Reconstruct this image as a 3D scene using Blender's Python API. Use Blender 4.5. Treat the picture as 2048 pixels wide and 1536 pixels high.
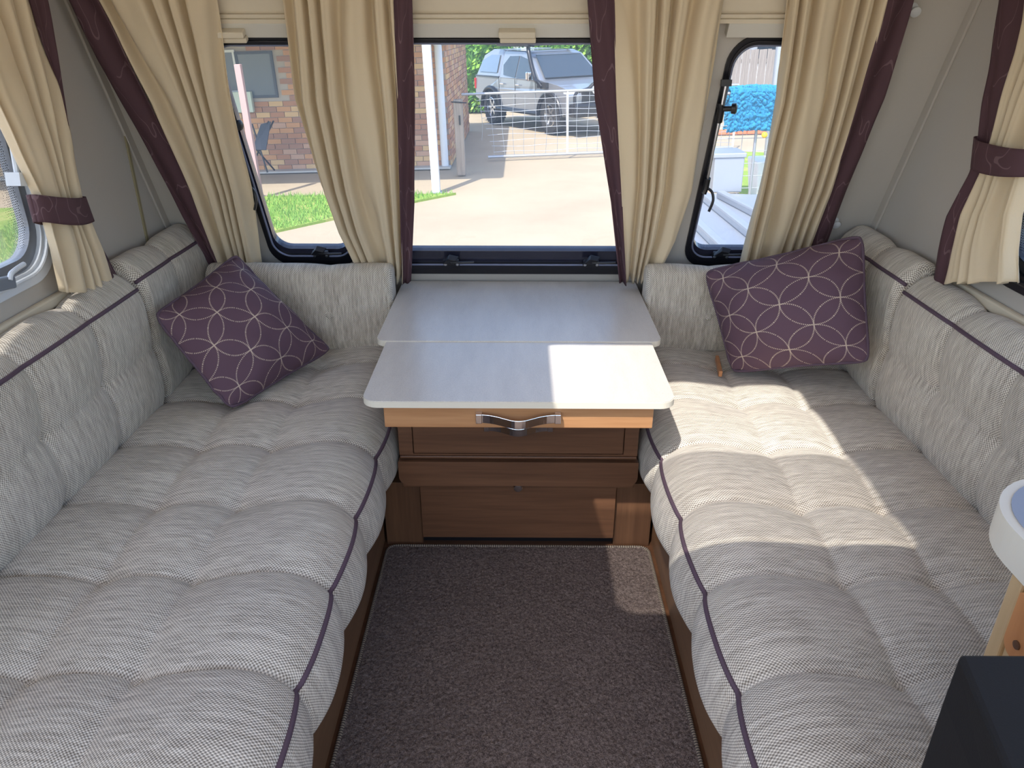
import bpy, math, random
from mathutils import Vector, Matrix, noise
from mathutils.geometry import tessellate_polygon
random.seed(7)
PI = math.pi
scene = bpy.context.scene
for o in list(bpy.data.objects): bpy.data.objects.remove(o)
col = scene.collection

# ------------------------------------------------------------------ camera
H = 1.5; FPX = 1500.0; PITCH = math.radians(25.27); YAW = math.radians(0.55)
fwd = Vector((-math.sin(YAW)*math.cos(PITCH), math.cos(YAW)*math.cos(PITCH), -math.sin(PITCH)))
rgt = Vector((math.cos(YAW), math.sin(YAW), 0)); upv = rgt.cross(fwd)
CAM = Vector((0, 0, H))
cd = bpy.data.cameras.new('camera'); cam = bpy.data.objects.new('camera', cd); col.objects.link(cam)
cam.matrix_world = Matrix.Translation(CAM) @ Matrix((rgt, upv, -fwd)).transposed().to_4x4()
cd.sensor_fit = 'HORIZONTAL'; cd.sensor_width = 36; cd.lens = 36*FPX/2048; cd.clip_start = .02; cd.clip_end = 500
scene.camera = cam

# ------------------------------------------------------------------ world, sun, exposure
SUN = Vector((.31, .62, -1)).normalized()        # travel direction of the sunlight
w = bpy.data.worlds.new('sky'); scene.world = w; w.use_nodes = True
wn = w.node_tree.nodes; wl = w.node_tree.links; wn.clear()
sky = wn.new('ShaderNodeTexSky'); sky.sky_type = 'NISHITA'; sky.sun_disc = False
sky.sun_elevation = math.asin(-SUN.z); sky.sun_rotation = math.atan2(-SUN.x, -SUN.y)
sky.air_density = 1.0; sky.dust_density = 1.5; sky.ozone_density = 1.2
bg = wn.new('ShaderNodeBackground'); bg.inputs[1].default_value = .34
wo = wn.new('ShaderNodeOutputWorld'); wl.new(sky.outputs[0], bg.inputs[0]); wl.new(bg.outputs[0], wo.inputs[0])
sd = bpy.data.lights.new('sun', 'SUN'); sd.energy = 4.2; sd.angle = math.radians(.53); sd.color = (1, .95, .86)
sun = bpy.data.objects.new('sun', sd); col.objects.link(sun)
sun.rotation_euler = SUN.to_track_quat('-Z', 'Y').to_euler(); sun.location = (0, -3, 8)
vs = scene.view_settings; vs.view_transform = 'Standard'; vs.look = 'None'; vs.gamma = 1; vs.use_curve_mapping = False
vs.exposure = 0.62

# ------------------------------------------------------------------ pixel -> place helpers
def ray(u, v): return (fwd*FPX + rgt*(u-1024) - upv*(v-768)).normalized()
def onY(u, v, Y): d = ray(u, v); return CAM + d*(Y/d.y)
def onX(u, v, X): d = ray(u, v); return CAM + d*(X/d.x)
def onZ(u, v, Z): d = ray(u, v); return CAM + d*((Z-H)/d.z)
SL = .457                                   # rake of the front wall: Y = 3 - SL*z
FN = Vector((0, -1, -SL)).normalized()      # its normal, into the room
def onF(u, v, off=0):
    d = ray(u, v); c = 3.0 + FN.y*0
    # plane: Y + SL*z = 3 - off*sqrt(1+SL^2)
    k = 3.0 - off*math.sqrt(1+SL*SL)
    t = (k - (CAM.y + SL*CAM.z))/(d.y + SL*d.z); return CAM + d*t
def F(x, z, off=0): return Vector((x, 3.0-SL*z, z)) + FN*off
MO = Matrix.Translation((0, 14, -.6)) @ Matrix.Rotation(math.radians(-1.5), 4, 'Y') @ Matrix.Translation((0, -14, 0))
MOI = MO.inverted(); OC = MOI @ CAM; MO3 = MOI.to_3x3()
def G(u, v, h=0): d = MO3 @ ray(u, v); return OC + d*((h-OC.z)/d.z)        # outside, local coordinates
def OY(u, v, Y): d = MO3 @ ray(u, v); return OC + d*((Y-OC.y)/d.y)
FR = {'in': Matrix.Identity(4), 'out': MO}

# ------------------------------------------------------------------ mesh helpers
class B:
    def __init__(s): s.v = []; s.f = []; s.uv = []
    def add(s, vs, fs, uvs=None):
        n = len(s.v); s.v += [Vector(p) for p in vs]; s.f += [tuple(i+n for i in f) for f in fs]
        s.uv += (uvs if uvs else [(p[0]+p[1]*.37, p[2]+p[1]) for p in vs]); return s
    def box(s, lo, hi, m=None):
        x0, y0, z0 = lo; x1, y1, z1 = hi
        p = [Vector(q) for q in ((x0,y0,z0),(x1,y0,z0),(x1,y1,z0),(x0,y1,z0),(x0,y0,z1),(x1,y0,z1),(x1,y1,z1),(x0,y1,z1))]
        if m: p = [m @ q for q in p]
        return s.add(p, [(0,3,2,1),(4,5,6,7),(0,1,5,4),(1,2,6,5),(2,3,7,6),(3,0,4,7)])
    def bar(s, a, b, w, h, up=(0,0,1)):
        a = Vector(a); b = Vector(b); d = (b-a).normalized(); r = d.cross(Vector(up)).normalized(); u = r.cross(d)
        p = [c + r*(i*w/2) + u*(j*h/2) for c in (a, b) for i, j in ((-1,-1),(1,-1),(1,1),(-1,1))]
        return s.add(p, [(0,1,2,3),(7,6,5,4),(0,4,5,1),(1,5,6,2),(2,6,7,3),(3,7,4,0)])
    def tube(s, pts, r, n=8, closed=False, rf=None):
        pts = [Vector(p) for p in pts]; N = len(pts); rings = []; up = None
        acc = 0; uvs = []; vs = []
        for i, p in enumerate(pts):
            a = pts[i-1] if (i or closed) else p; b = pts[(i+1) % N] if (i < N-1 or closed) else p
            d = (b-a).normalized()
            if up is None: up = d.orthogonal().normalized()
            up = (up - d*up.dot(d)).normalized(); q = d.cross(up)
            if i: acc += (p-pts[i-1]).length
            rr = rf(i/(N-1)) * r if rf else r
            for k in range(n):
                an = 2*PI*k/n; vs.append(p + (up*math.cos(an)+q*math.sin(an))*rr); uvs.append((acc, k*2*PI*r/n))
        fs = []
        for i in range(N if closed else N-1):
            j = (i+1) % N
            for k in range(n): l = (k+1) % n; fs.append((i*n+k, i*n+l, j*n+l, j*n+k))
        if not closed: fs.append(tuple(range(n))[::-1]); fs.append(tuple((N-1)*n+k for k in range(n)))
        return s.add(vs, fs, uvs)
    def lathe(s, prof, o, axis, n=24):
        o = Vector(o); ax = Vector(axis).normalized(); u = ax.orthogonal().normalized(); q = ax.cross(u); vs = []
        for (r, t) in prof:
            for k in range(n): an = 2*PI*k/n; vs.append(o + ax*t + (u*math.cos(an)+q*math.sin(an))*r)
        fs = [(i*n+k, i*n+(k+1) % n, (i+1)*n+(k+1) % n, (i+1)*n+k) for i in range(len(prof)-1) for k in range(n)]
        fs.append(tuple(range(n))[::-1]); fs.append(tuple((len(prof)-1)*n+k for k in range(n)))
        return s.add(vs, fs)
    def ball(s, o, r, nu=12, nv=8, m=None):
        vs = []; o = Vector(o); r = Vector(r) if hasattr(r, '__len__') else Vector((r, r, r))
        for j in range(nv+1):
            t = PI*j/nv
            for k in range(nu):
                a = 2*PI*k/nu; q = Vector((r.x*math.sin(t)*math.cos(a), r.y*math.sin(t)*math.sin(a), r.z*math.cos(t)))
                vs.append(o + (m @ q if m else q))
        return s.add(vs, [(j*nu+k, (j+1)*nu+k, (j+1)*nu+(k+1) % nu, j*nu+(k+1) % nu) for j in range(nv) for k in range(nu)])
    def plate(s, outer, holes, mp, t0, t1):
        """flat plate with holes; 2-D loops mapped by mp(a, b, t)"""
        loops = [outer]+list(holes)
        tris = tessellate_polygon([[Vector((a, b, 0)) for a, b in l] for l in loops])
        flat = [p for l in loops for p in l]; n = len(flat)
        vs = [mp(a, b, t0) for a, b in flat]+[mp(a, b, t1) for a, b in flat]
        fs = [tuple(t) for t in tris]+[tuple(i+n for i in t[::-1]) for t in tris]; k = 0
        for l in loops:
            m = len(l)
            for i in range(m): j = (i+1) % m; fs.append((k+i, k+j, k+j+n, k+i+n))
            k += m
        return s.add(vs, fs, [(a, b) for a, b in flat]*2)
    def grid(s, fn, nu, nv, uvf=None, wrap=False):
        vs = []; uvs = []
        for j in range(nv+1):
            for i in range(nu+1):
                vs.append(fn(i/nu, j/nv)); uvs.append(uvf(i/nu, j/nv) if uvf else (i/nu, j/nv))
        W = nu+1
        return s.add(vs, [(j*W+i, j*W+i+1, (j+1)*W+i+1, (j+1)*W+i) for j in range(nv) for i in range(nu)], uvs)

ORG = {}
def finish(o, org, frame, parent):
    col.objects.link(o)
    if parent is None: o.matrix_world = FR[frame] @ Matrix.Translation(org); ORG[o.name] = (Vector(org), frame)
    else: o.parent = parent; ORG[o.name] = ORG[parent.name]
def empty(name, org, frame='in', **tags):
    o = bpy.data.objects.new(name, None); o.empty_display_size = .05
    finish(o, Vector(org), frame, None); tag(o, **tags); return o
def tag(o, label=None, category=None, group=None, kind=None):
    if label: o['label'] = label
    if category: o['category'] = category
    if group: o['group'] = group
    if kind: o['kind'] = kind
    return o
def mk(name, b, mat, parent=None, frame='in', xf=None, smooth=False, bevel=0, solid=0, **tags):
    me = bpy.data.meshes.new(name); vs = b.v if xf is None else [xf @ p for p in b.v]
    if parent is None:
        xs = [p.x for p in vs]; ys = [p.y for p in vs]; zs = [p.z for p in vs]
        org = Vector(((min(xs)+max(xs))/2, (min(ys)+max(ys))/2, min(zs)))
    else: org = ORG[parent.name][0]
    me.from_pydata([p-org for p in vs], [], b.f); me.validate()
    uvl = me.uv_layers.new(name='UVMap'); uv = b.uv
    for l in me.loops: uvl.data[l.index].uv = uv[l.vertex_index]
    if smooth:
        for p in me.polygons: p.use_smooth = True
    me.materials.append(mat); o = bpy.data.objects.new(name, me)
    if bevel:
        m = o.modifiers.new('bevel', 'BEVEL'); m.width = bevel; m.segments = 2; m.limit_method = 'ANGLE'; m.angle_limit = math.radians(40)
    if solid:
        m = o.modifiers.new('solid', 'SOLIDIFY'); m.thickness = solid; m.offset = 0
    # outward normals
    import bmesh
    bm = bmesh.new(); bm.from_mesh(me); bmesh.ops.recalc_face_normals(bm, faces=bm.faces); bm.to_mesh(me); bm.free()
    if smooth == 'auto':
        me.set_sharp_from_angle(angle=math.radians(38))
    finish(o, org, frame, parent); tag(o, **tags); return o
def rrect(x0, y0, x1, y1, r, n=8):
    rs = r if hasattr(r, '__len__') else (r,)*4; out = []
    for (cx, cy, a0, rr) in ((x1-rs[0], y0+rs[0], -90, rs[0]), (x1-rs[1], y1-rs[1], 0, rs[1]), (x0+rs[2], y1-rs[2], 90, rs[2]), (x0+rs[3], y0+rs[3], 180, rs[3])):
        if rr <= 0: out.append((cx, cy)); continue
        for k in range(n+1): a = math.radians(a0+90*k/n); out.append((cx+rr*math.cos(a), cy+rr*math.sin(a)))
    return out
def lerp(a, b, t): return a+(b-a)*t
def interp(rows, v):
    """piecewise smooth interpolation of tuples by first entry"""
    if v <= rows[0][0]: return rows[0][1:]
    for a, b in zip(rows, rows[1:]):
        if v <= b[0]:
            t = (v-a[0])/(b[0]-a[0]); return tuple(lerp(p, q, t) for p, q in zip(a[1:], b[1:]))
    return rows[-1][1:]
def crom(pts, n, closed=False):
    out = []; N = len(pts)
    for i in range(N if closed else N-1):
        g = (lambda k: Vector(pts[k % N])) if closed else (lambda k: Vector(pts[max(0, min(N-1, k))]))
        p0, p1, p2, p3 = g(i-1), g(i), g(i+1), g(i+2)
        for k in range(n):
            t = k/n; out.append(.5*((2*p1)+(p2-p0)*t+(2*p0-5*p1+4*p2-p3)*t*t+(3*p1-p0-3*p2+p3)*t**3))
    if not closed: out.append(Vector(pts[-1]))
    return out

# ------------------------------------------------------------------ materials
class M:
    def __init__(s, name, color=(.5,.5,.5), rough=.6, metal=0, spec=.5):
        s.mat = bpy.data.materials.new(name); s.mat.use_nodes = True; s.t = s.mat.node_tree; s.n = s.t.nodes; s.l = s.t.links
        s.p = s.n['Principled BSDF']; s.out = s.n['Material Output']
        s.set('Base Color', (*color, 1)); s.set('Roughness', rough); s.set('Metallic', metal); s.set('Specular IOR Level', spec)
    def set(s, k, v):
        if isinstance(v, bpy.types.NodeSocket): s.l.new(v, s.p.inputs[k])
        else: s.p.inputs[k].default_value = v
    def node(s, t, ins=None, **props):
        n = s.n.new(t)
        for k, v in props.items(): setattr(n, k, v)
        for k, v in (ins or {}).items(): s.inp(n.inputs[k], v)
        return n
    def inp(s, sock, v):
        if isinstance(v, bpy.types.NodeSocket): s.l.new(v, sock)
        else: sock.default_value = v
    def m(s, op, a, b=0.0, c=0.0, clamp=False):
        n = s.n.new('ShaderNodeMath'); n.operation = op; n.use_clamp = clamp
        s.inp(n.inputs[0], a); s.inp(n.inputs[1], b); s.inp(n.inputs[2], c); return n.outputs[0]
    def xyz(s, which='UV', obj=False):
        tc = s.n.new('ShaderNodeTexCoord'); sp = s.n.new('ShaderNodeSeparateXYZ')
        s.l.new(tc.outputs[which], sp.inputs[0]); return sp.outputs[0], sp.outputs[1], sp.outputs[2]
    def comb(s, x, y, z=0.0): return s.node('ShaderNodeCombineXYZ', {0: x, 1: y, 2: z}).outputs[0]
    def noise(s, vec, scale, detail=3.0, rough=.5):
        return s.node('ShaderNodeTexNoise', {'Vector': vec, 'Scale': scale, 'Detail': detail, 'Roughness': rough}).outputs['Fac']
    def gen(s, which='Object'): return s.n.new('ShaderNodeTexCoord').outputs[which]
    def mix(s, f, a, b):
        n = s.n.new('ShaderNodeMix'); n.data_type = 'RGBA'; s.inp(n.inputs[0], f)
        s.inp(n.inputs[6], (*a, 1) if isinstance(a, tuple) else a); s.inp(n.inputs[7], (*b, 1) if isinstance(b, tuple) else b); return n.outputs[2]
    def ramp(s, f, stops):
        n = s.n.new('ShaderNodeValToRGB'); s.inp(n.inputs[0], f); e = n.color_ramp.elements
        while len(e) < len(stops): e.new(.5)
        for el, (p, c) in zip(e, stops): el.position = p; el.color = (*c, 1)
        return n.outputs[0]
    def bump(s, h, strength=.5, dist=.002):
        b = s.node('ShaderNodeBump', {'Height': h, 'Strength': strength, 'Distance': dist}); s.set('Normal', b.outputs[0])
def plain(name, c, rough=.6, metal=0, spec=.5): return M(name, c, rough, metal, spec).mat
def srgb(r, g, b): return tuple(((x/255)/12.92 if x/255 <= .04045 else ((x/255+.055)/1.055)**2.4) for x in (r, g, b))

# woven sofa fabric: basket weave with streaks across the cushion
def fabric(name, light, dark, pitch=.0062):
    k = M(name, rough=.92, spec=.2); u, v, _ = k.xyz('UV')
    a = k.m('SINE', k.m('MULTIPLY', u, 2*PI/pitch)); b = k.m('SINE', k.m('MULTIPLY', v, 2*PI/pitch))
    wv = k.m('MULTIPLY_ADD', k.m('MULTIPLY', a, b), .5, .5)
    st = k.noise(k.comb(k.m('MULTIPLY', u, 90.0), k.m('MULTIPLY', v, 7.0)), 1.0, 4.0, .6)
    st2 = k.noise(k.comb(k.m('MULTIPLY', u, 300.0), k.m('MULTIPLY', v, 28.0)), 1.0, 2.0)
    f = k.m('ADD', k.m('MULTIPLY', wv, .55), k.m('ADD', k.m('MULTIPLY', st, .45), k.m('MULTIPLY', st2, .45)))
    f = k.m('MULTIPLY_ADD', f, 1.85, -.83, clamp=True)
    k.set('Base Color', k.mix(f, dark, light)); k.bump(wv, .7, .002)
    k.set('Sheen Weight', .25); k.set('Sheen Roughness', .5)
    return k.mat
m_sofa = fabric('sofa_weave', srgb(248,238,222), srgb(118,106,92))
def satin(name, c, sheen=.15, tex=900, trans=0.0):
    k = M(name, c, rough=.62, spec=.35); u, v, _ = k.xyz('UV')
    n = k.noise(k.comb(k.m('MULTIPLY', u, 900.0), k.m('MULTIPLY', v, 160.0)), 1.0, 2.0)
    k.set('Base Color', k.mix(k.m('MULTIPLY', n, .5), c, tuple(x*.78 for x in c))); k.bump(n, .15, .0008)
    k.set('Sheen Weight', sheen)
    if trans:
        tr = k.node('ShaderNodeBsdfTranslucent', {'Color': (*c, 1)}); mx = k.node('ShaderNodeMixShader', {0: trans})
        k.l.new(k.p.outputs[0], mx.inputs[1]); k.l.new(tr.outputs[0], mx.inputs[2]); k.l.new(mx.outputs[0], k.out.inputs[0])
    return k.mat
m_cream = satin('cream_satin', srgb(238,220,188), trans=.22)
def branchy(name, c, line):
    k = M(name, c, rough=.7, spec=.25); u, v, _ = k.xyz('UV')
    n = k.noise(k.comb(k.m('MULTIPLY', u, 26.0), k.m('MULTIPLY', v, 7.0), 3.0), 1.0, 1.0)
    d = k.m('ABSOLUTE', k.m('SUBTRACT', n, .5)); ln = k.m('LESS_THAN', d, .009)
    n2 = k.noise(k.comb(k.m('MULTIPLY', u, 9.0), k.m('MULTIPLY', v, 5.0), 9.0), 1.0, 0.0)
    f = k.m('MULTIPLY', ln, k.m('GREATER_THAN', n2, .45))
    k.set('Base Color', k.mix(k.m('MULTIPLY', f, .32), c, line)); k.bump(f, .3, .001); return k.mat
m_plum = branchy('plum_cloth', srgb(84,60,66), srgb(150,125,128))
m_piping = plain('plum_piping', srgb(92,74,86), .7, 0, .3)
# pillow cloth with dotted stitched rings
def ringcloth():
    k = M('plum_ring_stitch', rough=.8, spec=.25); u, v, _ = k.xyz('UV')
    base = srgb(104,80,92); a = .104
    def cell(t): return k.m('SUBTRACT', k.m('FRACT', k.m('ADD', k.m('DIVIDE', t, a), 20.0)), .5)
    p = k.m('MULTIPLY', k.m('ADD', u, v), .7071); q = k.m('MULTIPLY', k.m('SUBTRACT', u, v), .7071)
    x = k.m('ABSOLUTE', cell(p)); y = k.m('ABSOLUTE', cell(q)); tot = None
    for cx, cy in ((0, 0), (1, 0), (0, 1)):
        dx = k.m('SUBTRACT', x, float(cx)); dy = k.m('SUBTRACT', y, float(cy))
        d = k.m('SQRT', k.m('ADD', k.m('MULTIPLY', dx, dx), k.m('MULTIPLY', dy, dy)))
        ln = k.m('LESS_THAN', k.m('ABSOLUTE', k.m('SUBTRACT', d, .7071)), .017)
        ang = k.m('ARCTAN2', dy, dx); dash = k.m('GREATER_THAN', k.m('SINE', k.m('MULTIPLY', ang, 96.0)), -.2)
        l = k.m('MULTIPLY', ln, dash); tot = l if tot is None else k.m('MAXIMUM', tot, l)
    wv = k.noise(k.comb(k.m('MULTIPLY', u, 700.0), k.m('MULTIPLY', v, 700.0)), 1.0, 1.0)
    b2 = k.mix(k.m('MULTIPLY', wv, .5), base, srgb(84,62,74))
    k.set('Base Color', k.mix(tot, b2, srgb(196,176,160))); k.bump(k.m('ADD', k.m('MULTIPLY', wv, .2), tot), .5, .0012); return k.mat
m_pillow = ringcloth()
def wood(name, c1, c2, axis='x', rough=.38, sc=1.0):
    k = M(name, rough=rough, spec=.4); x, y, z = k.xyz('Object')
    sx, sy, sz = {'x': (1.2, 14, 26), 'y': (14, 1.2, 26), 'z': (22, 22, 1.2)}[axis]
    vec = k.comb(k.m('MULTIPLY', x, sx*sc), k.m('MULTIPLY', y, sy*sc), k.m('MULTIPLY', z, sz*sc))
    n = k.noise(vec, 1.0, 5.0, .6); n2 = k.noise(vec, 5.0, 3.0)
    f = k.m('MULTIPLY_ADD', k.m('ADD', k.m('MULTIPLY', n, .7), k.m('MULTIPLY', n2, .3)), 2.4, -.7, clamp=True)
    k.set('Base Color', k.mix(f, c1, c2)); k.bump(n2, .08, .001); return k.mat
m_wood = wood('walnut_laminate', srgb(84,56,40), srgb(120,84,60))
m_woody = wood('walnut_laminate_lengthways', srgb(100,72,52), srgb(136,102,74), 'y')
m_woodz = wood('walnut_laminate_upright', srgb(82,56,40), srgb(118,84,60), 'z')
m_pale = wood('pale_oak_edge', srgb(196,164,120), srgb(216,186,144), 'z')
m_orange = wood('orange_oak_panel', srgb(190,126,78), srgb(214,150,98), 'z')
m_tray = wood('warm_oak_tray', srgb(158,108,70), srgb(196,148,104))
def laminate():
    k = M('pale_stone_laminate', rough=.3, spec=.5); x, y, z = k.xyz('Object')
    n = k.noise(k.comb(k.m('MULTIPLY', x, 9.0), k.m('MULTIPLY', y, 2.0), 0.0), 1.0, 5.0, .7)
    n2 = k.noise(k.comb(k.m('MULTIPLY', x, 380.0), k.m('MULTIPLY', y, 190.0), 0.0), 1.0, 2.0)
    n3 = k.noise(k.comb(k.m('MULTIPLY', x, 30.0), k.m('MULTIPLY', y, 30.0), 5.0), 1.0, 2.0)
    scr = k.m('LESS_THAN', k.m('ABSOLUTE', k.m('SUBTRACT', n3, .63)), .002)
    f = k.m('MULTIPLY_ADD', k.m('ADD', k.m('MULTIPLY', n, .55), k.m('MULTIPLY', n2, .45)), 1.9, -.45, clamp=True)
    c = k.mix(f, srgb(186,178,170), srgb(226,219,208)); k.set('Base Color', k.mix(k.m('MULTIPLY', scr, .3), c, srgb(140,132,124)))
    k.set('Roughness', k.m('MULTIPLY_ADD', n2, .15, .26)); k.bump(n2, .12, .0006); return k.mat
m_lam = laminate()
m_lamedge = plain('cream_table_edging', srgb(222,214,196), .45)
def wallm(name, c, sc=260):
    k = M(name, c, rough=.65, spec=.3); n = k.noise(k.gen('Object'), float(sc), 3.0)
    k.set('Base Color', k.mix(k.m('MULTIPLY', n, .4), c, tuple(x*.88 for x in c))); k.bump(n, .2, .001); return k.mat
m_wall = wallm('grey_wall_board', srgb(192,186,178))
m_beige = wallm('beige_trim_plastic', srgb(218,206,184), 60)
m_glareframe = plain('glare_on_black_frame', srgb(214,220,228), .3)  # black frame of the left side window, glare put into its pale colour
m_black = plain('black_rubber_frame', srgb(30,30,36), .3)
m_blackp = plain('black_plastic', srgb(26,26,30), .35)
m_chrome = plain('chrome', (.8,.8,.82), .08, 1)
m_alu = plain('brushed_aluminium', (.62,.63,.65), .3, 1)
def carpetm():
    k = M('taupe_carpet_pile', rough=.95, spec=.1); v = k.gen('Object')
    n = k.noise(v, 150.0, 3.0, .75); n2 = k.noise(v, 5.0, 3.0); n3 = k.noise(v, 520.0, 1.0)
    f = k.m('MULTIPLY_ADD', k.m('ADD', k.m('MULTIPLY', n, .6), k.m('MULTIPLY', n3, .4)), 4.0, -1.5, clamp=True)
    c = k.mix(f, srgb(66,57,54), srgb(150,134,126)); k.set('Base Color', k.mix(k.m('MULTIPLY', n2, .35), c, srgb(84,74,72)))
    k.bump(n, .9, .005); return k.mat
m_carpet = carpetm()
def bindm():
    k = M('carpet_binding', rough=.8); u, v, _ = k.xyz('UV'); s = k.m('GREATER_THAN', k.m('SINE', k.m('MULTIPLY', u, 900.0)), 0.0)
    k.set('Base Color', k.mix(s, srgb(70,60,56), srgb(150,138,120))); return k.mat
m_bind = bindm()
def glassm(name, tint=(.97,.98,1), haze=.04, gloss=.05):
    k = M(name); k.n.remove(k.p)
    tr = k.node('ShaderNodeBsdfTransparent', {'Color': (*tint, 1)}); gl = k.node('ShaderNodeBsdfGlossy', {'Roughness': .02})
    df = k.node('ShaderNodeBsdfTranslucent', {'Color': (.9,.95,1,1)}); lw = k.node('ShaderNodeFresnel', {'IOR': 1.45})
    m1 = k.node('ShaderNodeMixShader', {0: haze}); k.l.new(tr.outputs[0], m1.inputs[1]); k.l.new(df.outputs[0], m1.inputs[2])
    m2 = k.node('ShaderNodeMixShader', {0: k.m('MULTIPLY', lw.outputs[0], .5)}); k.l.new(m1.outputs[0], m2.inputs[1]); k.l.new(gl.outputs[0], m2.inputs[2])
    k.l.new(m2.outputs[0], k.out.inputs[0]); return k.mat
m_glass = glassm('acrylic_pane')
m_sundim = glassm('sun_dimming_acrylic', (.64,.64,.65), .06)
# outside
def concm():
    k = M('driveway_concrete', rough=.9, spec=.2); v = k.gen('Object'); n = k.noise(v, .8, 5.0, .6); n2 = k.noise(v, 40.0, 3.0)
    f = k.m('MULTIPLY_ADD', k.m('ADD', k.m('MULTIPLY', n, .7), k.m('MULTIPLY', n2, .3)), 1.6, -.3, clamp=True)
    k.set('Base Color', k.mix(f, srgb(156,141,118), srgb(184,168,142))); k.bump(n2, .3, .004); return k.mat
m_conc = concm()
m_conc2 = wallm('grey_footpath_concrete', srgb(186,182,174), 20)
def grassm():
    k = M('lawn', rough=.9, spec=.1); v = k.gen('Object'); n = k.noise(v, 2.5, 4.0); n2 = k.noise(v, 60.0, 3.0)
    c = k.mix(n2, srgb(84,122,40), srgb(160,178,86)); k.set('Base Color', k.mix(k.m('MULTIPLY', k.m('GREATER_THAN', n, .58), .4), c, srgb(186,176,110))); return k.mat
m_grass = grassm()
m_blade = plain('grass_blade', srgb(120,160,60), .7)
BR = [plain('brick_'+n, srgb(*c), .9, 0, .2) for n, c in (('red', (176,128,98)), ('tan', (206,170,124)), ('brown', (164,124,102)), ('orange', (196,146,104)), ('pink', (190,152,126)))]
m_mortar = plain('mortar', srgb(176,164,150), .95)
m_white = plain('white_painted_steel', srgb(214,216,218), .4)
m_pink = plain('faded_pink_timber', srgb(186,150,146), .8)
m_galv = plain('galvanised_steel', (.40,.42,.45), .5, .6)
m_silver = M('silver_car_paint', (.30,.32,.35), .28, .5); m_silver.set('Coat Weight', .5); m_silver = m_silver.mat
m_carglass = plain('dark_car_glass', (.03,.045,.06), .06, 0, .8)
m_tyre = plain('tyre_rubber', (.02,.02,.022), .8)
m_leaf = [plain('leaf_'+n, srgb(*c), .6) for n, c in (('bright', (132,176,58)), ('deep', (70,118,38)))]
m_weather = wood('weathered_grey_timber', srgb(120,108,96), srgb(168,156,142), 'z', .9)
m_paling = wood('grey_paling_timber', srgb(118,110,104), srgb(156,148,140), 'z', .9)
m_blue = plain('blue_fluffy_pile', srgb(40,128,166), .95)
m_yellow = plain('yellow_plastic', srgb(236,196,40), .5)
m_orangered = plain('orange_garden_edging', srgb(206,120,84), .8)
m_dark = plain('dark_roof_sheet', srgb(70,74,82), .6)
m_lamp = plain('clear_headlamp', (.75,.8,.85), .1, .3)

# ================================================================== SETTING: caravan shell
WX = 1.225; YB = -.55; ZC = 1.95
b = B(); b.box((-WX-.03, YB, -.05), (WX+.03, 3.02, 0)); mk('floor', b, m_wood, kind='structure')
# front wall, raked, three window openings
WIN = {'center': (-.515, .70, .515, 1.49), 'left': (-.89, .735, -.585, 1.485), 'right': (.60, .735, .905, 1.485)}
holes = [rrect(x0, z0, x1, z1, .07) for (x0, z0, x1, z1) in WIN.values()]
mp = lambda a, c, t: F(a, c, t)
b = B(); b.plate([(-WX-.03, -.02), (WX+.03, -.02), (WX+.03, ZC), (-WX-.03, ZC)], holes, mp, 0, -.03); mk('wall_front', b, m_wall, kind='structure')
# side walls following the rake, each with a window
SW = (.15, .94, 1.90, 1.72)
def sidewall(s, name):
    X = s*WX; outer = [(YB, -.02), (3.0, -.02), (3.0-SL*ZC, ZC), (YB, ZC)]
    h = rrect(SW[0], SW[1], SW[2], SW[3], .1)
    b = B(); b.plate(outer, [h], lambda a, c, t: Vector((X+s*t, a, c)), 0, .03); return mk(name, b, m_wall, kind='structure')
sidewall(-1, 'wall_left'); sidewall(1, 'wall_right')
SKY = (-.325, .42, .44, 1.275)       # skylight opening in the roof x0,y0,x1,y1
b = B(); b.plate([(-WX-.27, YB), (WX+.03, YB), (WX+.03, 2.2), (-WX-.27, 2.2)], [rrect(*SKY, .04)], lambda a, c, t: Vector((a, c, ZC+t)), 0, .04)  # left overhang added out of view to shade the side window
mk('ceiling', b, wallm('white_roof_lining', srgb(226,222,214)), kind='structure')
sk = empty('window_6', ((SKY[0]+SKY[2])/2, (SKY[1]+SKY[3])/2, ZC), kind='structure', label='roof skylight over the lounge')
b = B(); b.plate(rrect(SKY[0]-.05, SKY[1]-.05, SKY[2]+.05, SKY[3]+.05, .05), [rrect(*SKY, .04)], lambda a, c, t: Vector((a, c, ZC+t)), -.015, 0); mk('frame', b, m_beige, sk)
YS = .80
b = B(); b.box((SKY[0], SKY[1], ZC+.05), (SKY[2], YS, ZC+.056)); mk('sun_dimming_pane', b, m_sundim, sk)  # unseen tinted pane, added to weaken the nearer part of the sun patch
b = B(); b.box((SKY[0], YS, ZC+.05), (SKY[2], SKY[3], ZC+.054)); mk('clear_pane', b, m_glass, sk)
# corner trims
for s, n in ((-1, 'trim_1'), (1, 'trim_2')):
    b = B(); b.bar(F(s*(WX-.004), .0, .016), F(s*(WX-.004), 1.9, .016), .008, .034, up=(0, -1, 0)); mk(n, b, m_wall, kind='structure', bevel=.002)
b = B(); b.bar((-WX+.003, 2.42, .4), (-WX+.003, 2.42, 1.26), .012, .005, up=(1, 0, 0)); mk('trim_3', b, plain('olive_seam_strip', srgb(150,140,110), .5), kind='structure')

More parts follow.
